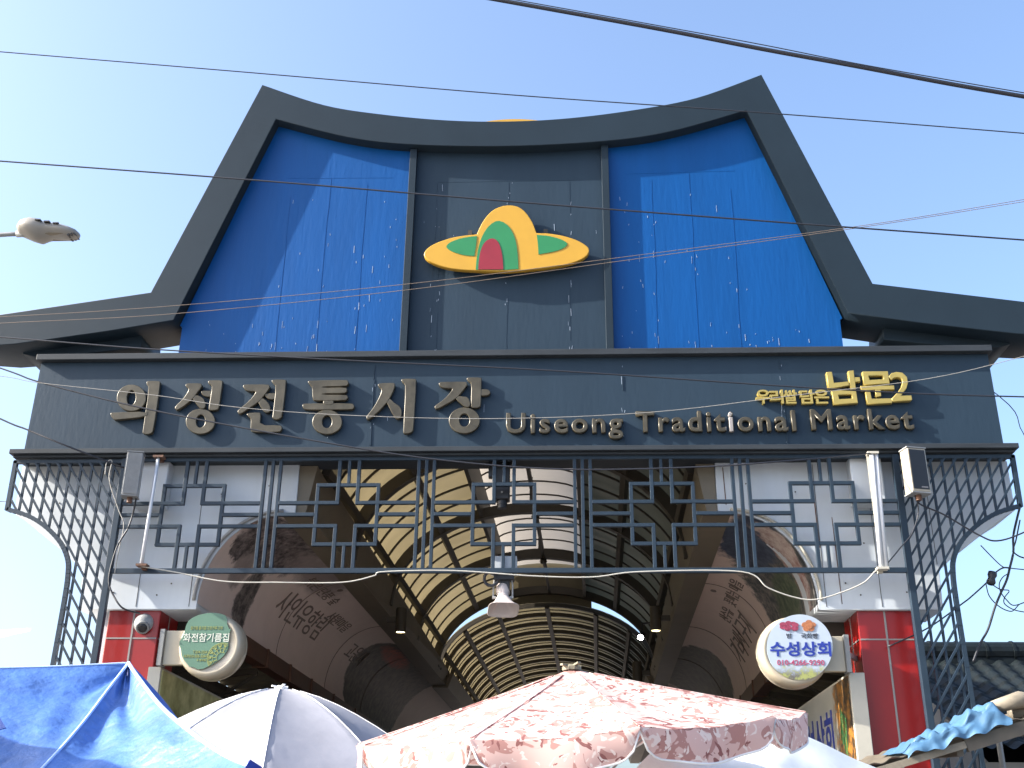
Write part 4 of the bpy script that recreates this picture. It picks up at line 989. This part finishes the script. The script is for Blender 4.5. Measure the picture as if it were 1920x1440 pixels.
wire([(1715,925,-.2),(1725,945),(1770,965),(1835,1003),(1870,1014),(1920,998),(1990,960)], -.1, .009, MAT['cable'], 'black flex sagging from the black loudspeaker to the right', 'loose_flex', 8, 'flexes on the gate')
wire([(1716,928,-.2),(1722,960),(1710,1000),(1690,1025),(1665,1055),(1653,1066)], -.08, .007, MAT['cable'], 'short black flex hanging between black loudspeaker and tube light', 'loose_flex', 8, 'flexes on the gate')
wire([(255,935,-.2),(250,960),(240,990),(222,1020),(210,1055),(204,1090),(212,1115),(230,1140),(262,1150,.25)], -.06, .010, MAT['cable'], 'black flex from the grey loudspeaker down to the ball camera', 'loose_flex', 8, 'flexes on the gate')
wire([(215,1075),(222,1035),(232,985),(222,955),(205,900),(210,865),(200,868),(197,890)], -.04, .006, MAT['greycable'], 'pale wire twisting down beside the lattice corner post', 'loose_flex', 8, 'flexes on the gate')
# the tangle right of the gate
Yk = .3
def pk(x, y): return (1740+x/4, 900+y/4)
wire([pk(340,1362),pk(390,1230),pk(450,1120),pk(500,960),pk(545,850),pk(590,750),pk(613,660),pk(640,540),pk(640,420),pk(670,280),pk(690,200)], Yk, .013, MAT['cable'], 'heavy black cable hanging through the wire tangle', 'drop_cable', 6, 'cables tangled beside the gate')
wire([pk(395,490),pk(545,640),pk(613,660),pk(720,672),pk(900,690)], Yk+.03, .006, MAT['cable'], 'thin wire from the bracket edge to the cable knot', 'drop_cable', 6, 'cables tangled beside the gate')
wire([pk(-300,1250),pk(0,1110),pk(260,925),pk(330,870),pk(450,760),pk(500,700),pk(560,660),pk(613,660)], Yk-.03, .009, MAT['cable'], 'black cable carrying the splice box, running to the trellis', 'drop_cable', 6, 'cables tangled beside the gate')
wire([pk(435,780),pk(455,860),pk(500,920),pk(560,965),pk(620,985),pk(650,970),pk(690,930),pk(760,910)], Yk+.05, .006, MAT['cable'], 'large slack loop of wire below the splice box', 'drop_cable', 6, 'cables tangled beside the gate')
wire([pk(470,775),pk(540,820),pk(608,830),pk(575,880),pk(570,920),pk(600,950),pk(650,975),pk(720,990),pk(800,1000)], Yk+.02, .006, MAT['cable'], 'zigzag loop of wire under the cable knot', 'drop_cable', 6, 'cables tangled beside the gate')
wire([pk(605,700),pk(560,730),pk(535,780),pk(545,840),pk(590,900),pk(640,940),pk(720,920)], Yk-.02, .006, MAT['cable'], 'small curled wire loop left of the heavy cable', 'drop_cable', 6, 'cables tangled beside the gate')
wire([pk(690,300),pk(660,450),pk(640,530),pk(680,570),pk(740,590)], Yk+.07, .008, MAT['cable'], 'curved wire looping past the frame edge above the knot', 'drop_cable', 6, 'cables tangled beside the gate')
p = P(1740+478/4, 900+733/4, Yk-.03)
b = MB()
vs = []; prof = [(.001,-.085),(.035,-.08),(.05,-.05),(.036,-.005),(.05,.03),(.045,.065),(.001,.075)]
b.lathe(prof, p, 'Z', 12, M=Matrix.Rotation(rad(18), 3, 'Y')); tag(b.build('splice_box', MAT['cable'], None, smooth=True), 'lumpy black splice box strung on the cable right of the gate', 'splice box')

# ------------------------------------------------------------------ PARASOLS AND CANOPIES
def parasol(base, apex, R, n, rim_drop, sag, tilt, rot, mats, valance, label, name, hem, dome=1.0):
    t = thing(name, label, 'parasol', base)
    ax = Vector(apex); Tm = Matrix.Rotation(rad(tilt[0]), 3, 'Y') @ Matrix.Rotation(rad(tilt[1]), 3, 'X')
    def pt(ang, r, extra=0):
        # straight panels between the ribs, cloth sagging a little between them
        k = n/(2*math.pi); f = ((ang-rot)*k) % 1.0; i0 = math.floor((ang-rot)*k)
        a0 = rot+i0/k; a1 = rot+(i0+1)/k
        q = Vector((math.cos(a0)*(1-f)+math.cos(a1)*f, math.sin(a0)*(1-f)+math.sin(a1)*f))*r*R
        z = -rim_drop*(r**dome) - sag*4*f*(1-f)*r*(1.2-r*.4) + extra
        return Vector((q.x, q.y, z))
    def W(v): return Tm @ v + ax
    m = 12; NA = n*m; NR = 12
    b = MB(); vs = [W(Vector((0,0,0)))]
    for j in range(1, NR+1):
        for i in range(NA): vs.append(W(pt(rot+2*math.pi*(i+.0001)/NA, j/NR)+Vector((0,0,.004*math.sin(i*1.7+j*2.1)*(j/NR)))))
    fs = [(0, 1+i, 1+(i+1) % NA) for i in range(NA)]
    for j in range(NR-1):
        for i in range(NA): a = 1+j*NA+i; c = 1+j*NA+(i+1) % NA; fs.append((a, a+NA, c+NA, c))
    b.add(vs, fs); can = b.build('canopy', mats[0], t, smooth=True, fixn=True)
    # scalloped valance, one flap for each panel
    if valance:
        for f_ in range(n):
            b = MB(); vs = []; hemline = []; M_ = 22
            for i in range(M_+1):
                u = i/M_; ang = rot+(f_+.001+u*.998)*2*math.pi/n
                p_ = pt(ang, 1.0); d_ = Vector((p_.x, p_.y, 0)).normalized()
                e = min(u, 1-u); drop = valance*(math.sqrt(max(0, 1-(1-e/.17)**2)) if e < .17 else 1.0)*(.93+.07*math.cos((u-.5)*9))
                drop = max(drop, .012)
                wav = .016*math.sin(u*11+f_*2)
                vs += [W(p_), W(p_+d_*(.012+wav*.5)+Vector((0,0,-drop*.5))), W(p_+d_*(wav)+Vector((0,0,-drop)))]; hemline.append(vs[-1])
            b.add(vs, [(i*3+k_, (i+1)*3+k_, (i+1)*3+k_+1, i*3+k_+1) for i in range(M_) for k_ in range(2)])
            va = b.build('valance', mats[0], t, smooth=True)
            b = MB(); b.tube(hemline, .0055, 5); b.build('hem_binding', hem, va, smooth=True)
    b = MB()
    for f_ in range(n):
        a = rot+f_*2*math.pi/n
        b.tube([W(Vector((0,0,-.03)))]+[W(pt(a+1e-5, r)+Vector((0,0,-.012))) for r in (.3,.6,.98)], .007, 5)
        b.tube([W(pt(a+1e-5, .5)+Vector((0,0,-.015))), W(Vector((.03*math.cos(a),.03*math.sin(a),-.62)))], .006, 5)
    b.build('rib', MAT['ribgrey'], t)
    b = MB()
    for f_ in range(n):
        a = rot+f_*2*math.pi/n
        b.tube([W(pt(a+1e-5, r)+Vector((0,0,.003))) for r in [i/10 for i in range(1,11)]], .0032, 4)
    b.build('panel_seam', mats[1], can)
    b = MB(); b.tube([base, Vector(apex)-Vector((0,0,.02))], .022, 12); b.build('pole', MAT['ribgrey'], t, smooth=True)
    b = MB(); b.lathe([(.30,0),(.30,.06),(.10,.10),(.04,.35),(.04,.4)], base, 'Z', 24); b.build('base', MAT['grey'], t)
    b = MB(); b.lathe([(.05,-.012),(.05,.006),(.028,.018),(.001,.02)], ax, 'Z', 10)
    for i in range(5): b.bar(ax+Vector((.02*math.cos(i*1.3),.02*math.sin(i*1.3),.010)), ax+Vector(((.05+.008*i)*math.cos(i*1.3),(.05+.008*i)*math.sin(i*1.3),.012+.006*(i%3))), .018,.009,up=(0,0,1))
    b.build('finial', mats[1] if name != 'camouflage_parasol' else MAT['corr'], t)
    return t
cA = P(1072, 1253, -6)
parasol(Vector((cA.x, -6, 0)), cA, 1.165, 10, .305, .030, (-4.3, 7.0), rad(-6), (MAT['camo'], MAT['camo']), .150, 'pink camouflage parasol with scalloped white edged valance', 'camouflage_parasol', MAT['binding'], .92)
wA = P(527, 1291, -3.8)
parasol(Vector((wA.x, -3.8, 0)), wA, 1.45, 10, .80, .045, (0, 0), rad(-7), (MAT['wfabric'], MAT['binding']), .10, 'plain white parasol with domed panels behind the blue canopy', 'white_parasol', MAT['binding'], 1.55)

def ruled(name, c0, c1, m, parent, nu=40, nv=20, sag=0.0, wr=0.0, seed=0):
    a = catmull(c0, 8); c = catmull(c1, 8)
    def at(cv, u):
        x = u*(len(cv)-1); i = min(int(x), len(cv)-2); return cv[i].lerp(cv[i+1], x-i)
    rnd = random.Random(seed); ph = [rnd.uniform(0, 6) for _ in range(6)]
    def fn(u, v):
        p = at(a, u).lerp(at(c, u), v)
        e = 4*v*(1-v)
        w_ = wr*e*(math.sin(u*9+v*5+ph[0])*.5+math.sin(u*17-v*9+ph[1])*.3+math.sin(v*13+u*4+ph[2])*.4)
        return p+Vector((0, -w_*.4, -sag*e+w_))
    b = MB(); b.grid(fn, nu, nv); return b.build(name, m, parent, smooth=True)
def canopy_legs(t, pts):
    for x, y, z in pts:
        b = MB(); b.tube([(x,y,0),(x,y,z)], .022, 8); b.build('leg', MAT['grey'], t, smooth=True)
peak = P(241, 1243, -6.0)
t = thing('blue_canopy', 'bright blue fabric market canopy with pointed peak and pale piped ridges', 'canopy', (peak.x-1, -6.4, 0))
ridge = [peak, P(120,1249,-6.1), P(0,1253,-6.2), P(-260,1262,-6.5)]
hipA = [peak, P(205,1290,-6.25), P(150,1362,-6.55), P(80,1440,-6.9), P(-10,1530,-7.1), P(-60,1580,-7.2)]
hipB = [peak, P(258,1268,-6.2), P(300,1322,-6.6), P(352,1368,-7.0), P(415,1412,-7.3), P(470,1437,-7.55)]
hipC = [peak, P(262,1262,-5.9), P(305,1310,-5.75), P(345,1362,-5.6), P(385,1408,-5.5), P(440,1470,-5.3)]
low = [P(-60,1580,-7.2), P(-200,1590,-7.1), P(-380,1600,-7.0), P(-560,1600,-6.9)]
edgeL = [P(-60,1580,-7.2), P(-140,1583,-7.15), P(-230,1588,-7.1), P(-420,1600,-7.0)]
def lerp_curve(a, c, k): return [x.lerp(y, k) for x, y in zip(a, c)]
# long side between ridge and front hip
ruled('side_panel', [ridge[0], ridge[1], ridge[2], ridge[3]], [hipA[0], hipA[2], hipA[3], hipA[5]], MAT['bluefab'], t, sag=.04, wr=.014, seed=1)
ruled('end_panel', hipA, hipB, MAT['bluefab'], t, sag=.07, wr=.035, seed=2)
ruled('back_panel', hipB, hipC, MAT['bluedark'], t, sag=.03, wr=.02, seed=3)  # same cloth as the other panels, its shaded side coloured in as deeper blue
b = MB(); b.tube(catmull(hipA, 8), .008, 6); b.tube(catmull(hipB, 8), .010, 6); b.tube(catmull(ridge, 8), .006, 6); b.build('ridge_piping', MAT['seam'], t, smooth=True)
b = MB(); b.tube([hipB[-1]+Vector((-.02,0,.0)), hipB[-1]+Vector((.03,.02,-.03))], .03, 8); b.build('corner_cap', MAT['printblue'], t)
canopy_legs(t, [(hipB[-1].x, hipB[-1].y, hipB[-1].z-.02), (hipC[-1].x, hipC[-1].y, hipC[-1].z-.02), (hipA[-1].x, hipA[-1].y, hipA[-1].z-.02), (ridge[-1].x-.4, ridge[-1].y+.3, ridge[-1].z-.3)])
# neighbour canopy: corner pokes into the frame, unseen roof shaped to throw shade
t = thing('deep_blue_canopy', 'deep blue canopy corner showing at the left edge', 'canopy', (-3.6,-8.2,0))
SV = Vector((-4.8, -1.0, 2.75))
edge = [P(-90,1345,-6.55), P(0,1374,-6.7), P(130,1408,-6.8), P(232,1443,-7.0), P(330,1490,-7.2)]
far_e = [P(-260,1480,-6.9), P(-150,1560,-7.3), P(0,1640,-7.6), P(100,1700,-7.7), P(200,1760,-7.8)]
ruled('roof_panel', [q+SV*.36 for q in edge], [q+SV*.36+Vector((-.3,-.2,0)) for q in far_e], MAT['bluedark'], t, sag=.03, wr=.02, seed=5)
b = MB(); b.tube(catmull([q+SV*.36 for q in edge], 6), .010, 6); b.build('ridge_piping', MAT['seam'], t)
q = P(12,1366,-7.0); b = MB(); b.add([q, P(-6,1335,-6.95), P(-120,1300,-6.9), P(-120,1400,-7.0), P(-10,1372,-7.0)], [(0,1,2,3,4)]); b.build('corner_flap', MAT['bluedark'], t, solid=.006)
canopy_legs(t, [tuple(far_e[0]+SV*.36+Vector((-.3,-.2,-.02))), tuple(far_e[2]+SV*.36+Vector((-.3,-.2,-.02)))])
# white canopy lower right
t = thing('white_canopy', 'sunlit white canopy roof below the pink parasol', 'canopy', (2.4,-4.4,0))
c0 = [P(1250,1372,-4.7), P(1380,1368,-4.65), P(1468,1366,-4.6), P(1530,1388,-4.55), P(1600,1422,-4.5), P(1660,1448,-4.45), P(1720,1490,-4.4)]
c1 = [P(1150,1480,-5.35), P(1300,1480,-5.3), P(1400,1480,-5.3), P(1460,1490,-5.25), P(1520,1500,-5.2), P(1560,1510,-5.2), P(1600,1530,-5.2)]
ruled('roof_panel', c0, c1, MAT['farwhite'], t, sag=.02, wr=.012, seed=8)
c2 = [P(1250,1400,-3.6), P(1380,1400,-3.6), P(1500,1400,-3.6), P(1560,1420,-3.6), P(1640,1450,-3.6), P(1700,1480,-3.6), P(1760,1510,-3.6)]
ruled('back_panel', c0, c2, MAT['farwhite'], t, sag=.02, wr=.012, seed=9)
canopy_legs(t, [(c1[-1].x,c1[-1].y,c1[-1].z), (c2[-1].x,c2[-1].y,c2[-1].z), (c1[0].x,c1[0].y,c1[0].z), (c2[0].x,c2[0].y,c2[0].z)])
# faint tent far left
t = thing('distant_canopy', 'small pale canopy tip far off at the left edge', 'canopy', (-12,10,0))
k0 = P(58, 1178, 10)
ruled('roof_panel', [k0, P(-60,1184,10.2), P(-220,1190,10.4)], [k0+Vector((0,0,-.02)), P(-40,1203,8.6), P(-220,1216,8.4)], MAT['farwhite'], t, nu=12, nv=6, sag=.05)
canopy_legs(t, [(k0.x-.6,9.7,k0.z-.25),(k0.x-1.6,10.2,k0.z-.2),(k0.x-1.6,8.6,k0.z-.3)])

# ------------------------------------------------------------------ RIGHT SIDE: awning, tarpaulin, tiled house
t = thing('stall_awning', 'low weathered sheet awning with pale batten edge at the lower right', 'awning', (4.5,-2,0))
e0, e1 = P(1588, 1450, -2.6), P(2010, 1318, -2.6)
f0, f1 = e0+Vector((.2,2.2,.16)), e1+Vector((.2,2.2,.16))
def aw(u, v):
    p_ = e0.lerp(e1, u).lerp(f0.lerp(f1, u), v); return p_+Vector((0,0,.012*math.sin(u*70)))
b = MB(); b.grid(aw, 160, 3); b.build('sheet', MAT['roofbrown'], t, solid=.006)
b = MB(); b.bar(e0.lerp(e1,.0)+Vector((0,.02,-.05)), e0.lerp(e1,.52)+Vector((0,.02,-.06)), .055,.035,up=(0,1,0)); b.build('front_batten', MAT['timber'], t)
b = MB(); b.bar(e0.lerp(e1,.525)+Vector((0,.04,-.07)), e1+Vector((0,.04,-.07)), .10,.05,up=(0,1,0))
for k_ in (.35,.7): b.bar(e0+(f0-e0)*k_+Vector((0,0,-.05)), e1+(f1-e1)*k_+Vector((0,0,-.05)), .05,.06,up=(0,1,0))
for k_ in (.2,.5,.8): b.bar(e0.lerp(e1,k_)+Vector((0,.05,-.10)), f0.lerp(f1,k_)+Vector((0,0,-.10)), .05,.07,up=(0,0,1))
b.build('rafter', MAT['roofbrown'], t)
for q in (e0.lerp(e1,.12), e1, f0, f1):
    b = MB(); b.tube([(q.x,q.y+.05,0),(q.x,q.y+.05,q.z-.12)], .03, 8); b.build('post', MAT['grey'], t)
# crumpled tarpaulin on it
from mathutils import noise as mn
def tarp(u, v):
    px = 1690+205*u+14*mn.noise(Vector((v*3,1.3,0)))*1.0; base = aw((P(px,1400,-2.6).x-e0.x)/(e1.x-e0.x), max(0,(v-.35)/.65)*.45)
    env = math.sin(math.pi*min(1,.06+.9*v))*min(1,u*5)*min(1,(1.02-u)*9)
    hump = .015+(.03+.10*u)*env*(.8+.5*mn.noise(Vector((u*2.2,v*1.5,3))))
    cr = (abs(mn.noise(Vector((u*6+v*3,v*4,7))))*.09+mn.noise(Vector((u*14,v*9-u*6,2)))*.03)*env
    drop = -.06*max(0,(.30-v)/.30)*(1+.6*mn.noise(Vector((u*5,0,9))))
    return base+Vector((0, -.04*max(0,(.30-v)/.30)+.03*mn.noise(Vector((u*8,v*5,5))), .018+hump+cr+drop))
b = MB(); b.grid(tarp, 60, 30); tag(b.build('tarpaulin', MAT['skyblue'], None, smooth=True), 'crumpled light blue tarpaulin lying on the sheet awning', 'tarpaulin')
b = MB(); q = aw(.74,.05); b.tube([q+Vector((-.12,-.02,.10)), q+Vector((.1,.0,.16)), q+Vector((.3,.05,.15))], [.05,.07,.05], 10); b.tube([q+Vector((.05,.1,.07)), q+Vector((.38,.12,.10))], [.06,.05], 10)
tag(b.build('rolled_sacking', MAT['timber'], None, smooth=True), 'rolled brown sacking beside the light blue tarpaulin', 'sacking')
# tiled house
t = thing('tiled_house', 'low house with dark curved roof tiles behind the right trellis', 'house', (9,5,0))
rz0 = 4.72; ye0, ye1 = 2.6, 6.0; ze = 3.05
x0, x1 = 5.75, 14.0
def roof(u, v):
    x = x0+(x1-x0)*u; s_ = v*14; st = s_-math.floor(s_)
    col = math.cos((x-x0)/.27*2*math.pi)
    return Vector((x, ye0+(ye1-ye0)*v, ze+(rz0-ze)*v*(.82+.18*v)+.035*col+.035*(1-st)))
b = MB(); b.grid(roof, 250, 112); b.build('roof', MAT['tile'], t)
b = MB(); b.tube([(x0-.15,ye1,rz0+.10),(x1,ye1,rz0+.10)], .17, 14); b.box(x0-.1,x1,ye1-.14,ye1+.14,rz0-.2,rz0+.1)
for i in range(20): b.lathe([(.185,-.02),(.185,.02)], (x0+.2+.42*i, ye1, rz0+.10), 'X', 14)
b.build('roof_ridge', MAT['tile'], t, smooth=False)
b = MB(); b.add([(x0,ye1+.1,rz0-.05),(x1,ye1+.1,rz0-.05),(x1,9.2,ze),(x0,9.2,ze),(x0,ye1+.1,rz0-.15),(x1,ye1+.1,rz0-.15),(x1,9.2,ze-.1),(x0,9.2,ze-.1)], [(0,1,2,3),(7,6,5,4),(0,4,5,1),(1,5,6,2),(2,6,7,3),(3,7,4,0)]); b.build('rear_roof', MAT['tile'], t)
b = MB(); b.box(x0+.2,x1-.3,3.2,8.9,.03,2.95); b.add([(x0+.2,3.2,2.95),(x0+.2,8.9,2.95),(x0+.2,6.0,rz0-.1),(x0+.28,3.2,2.95),(x0+.28,8.9,2.95),(x0+.28,6.0,rz0-.1)],[(0,1,2),(5,4,3),(0,3,4,1),(1,4,5,2),(2,5,3,0)])
b.build('wall', MAT['plaster'], t)
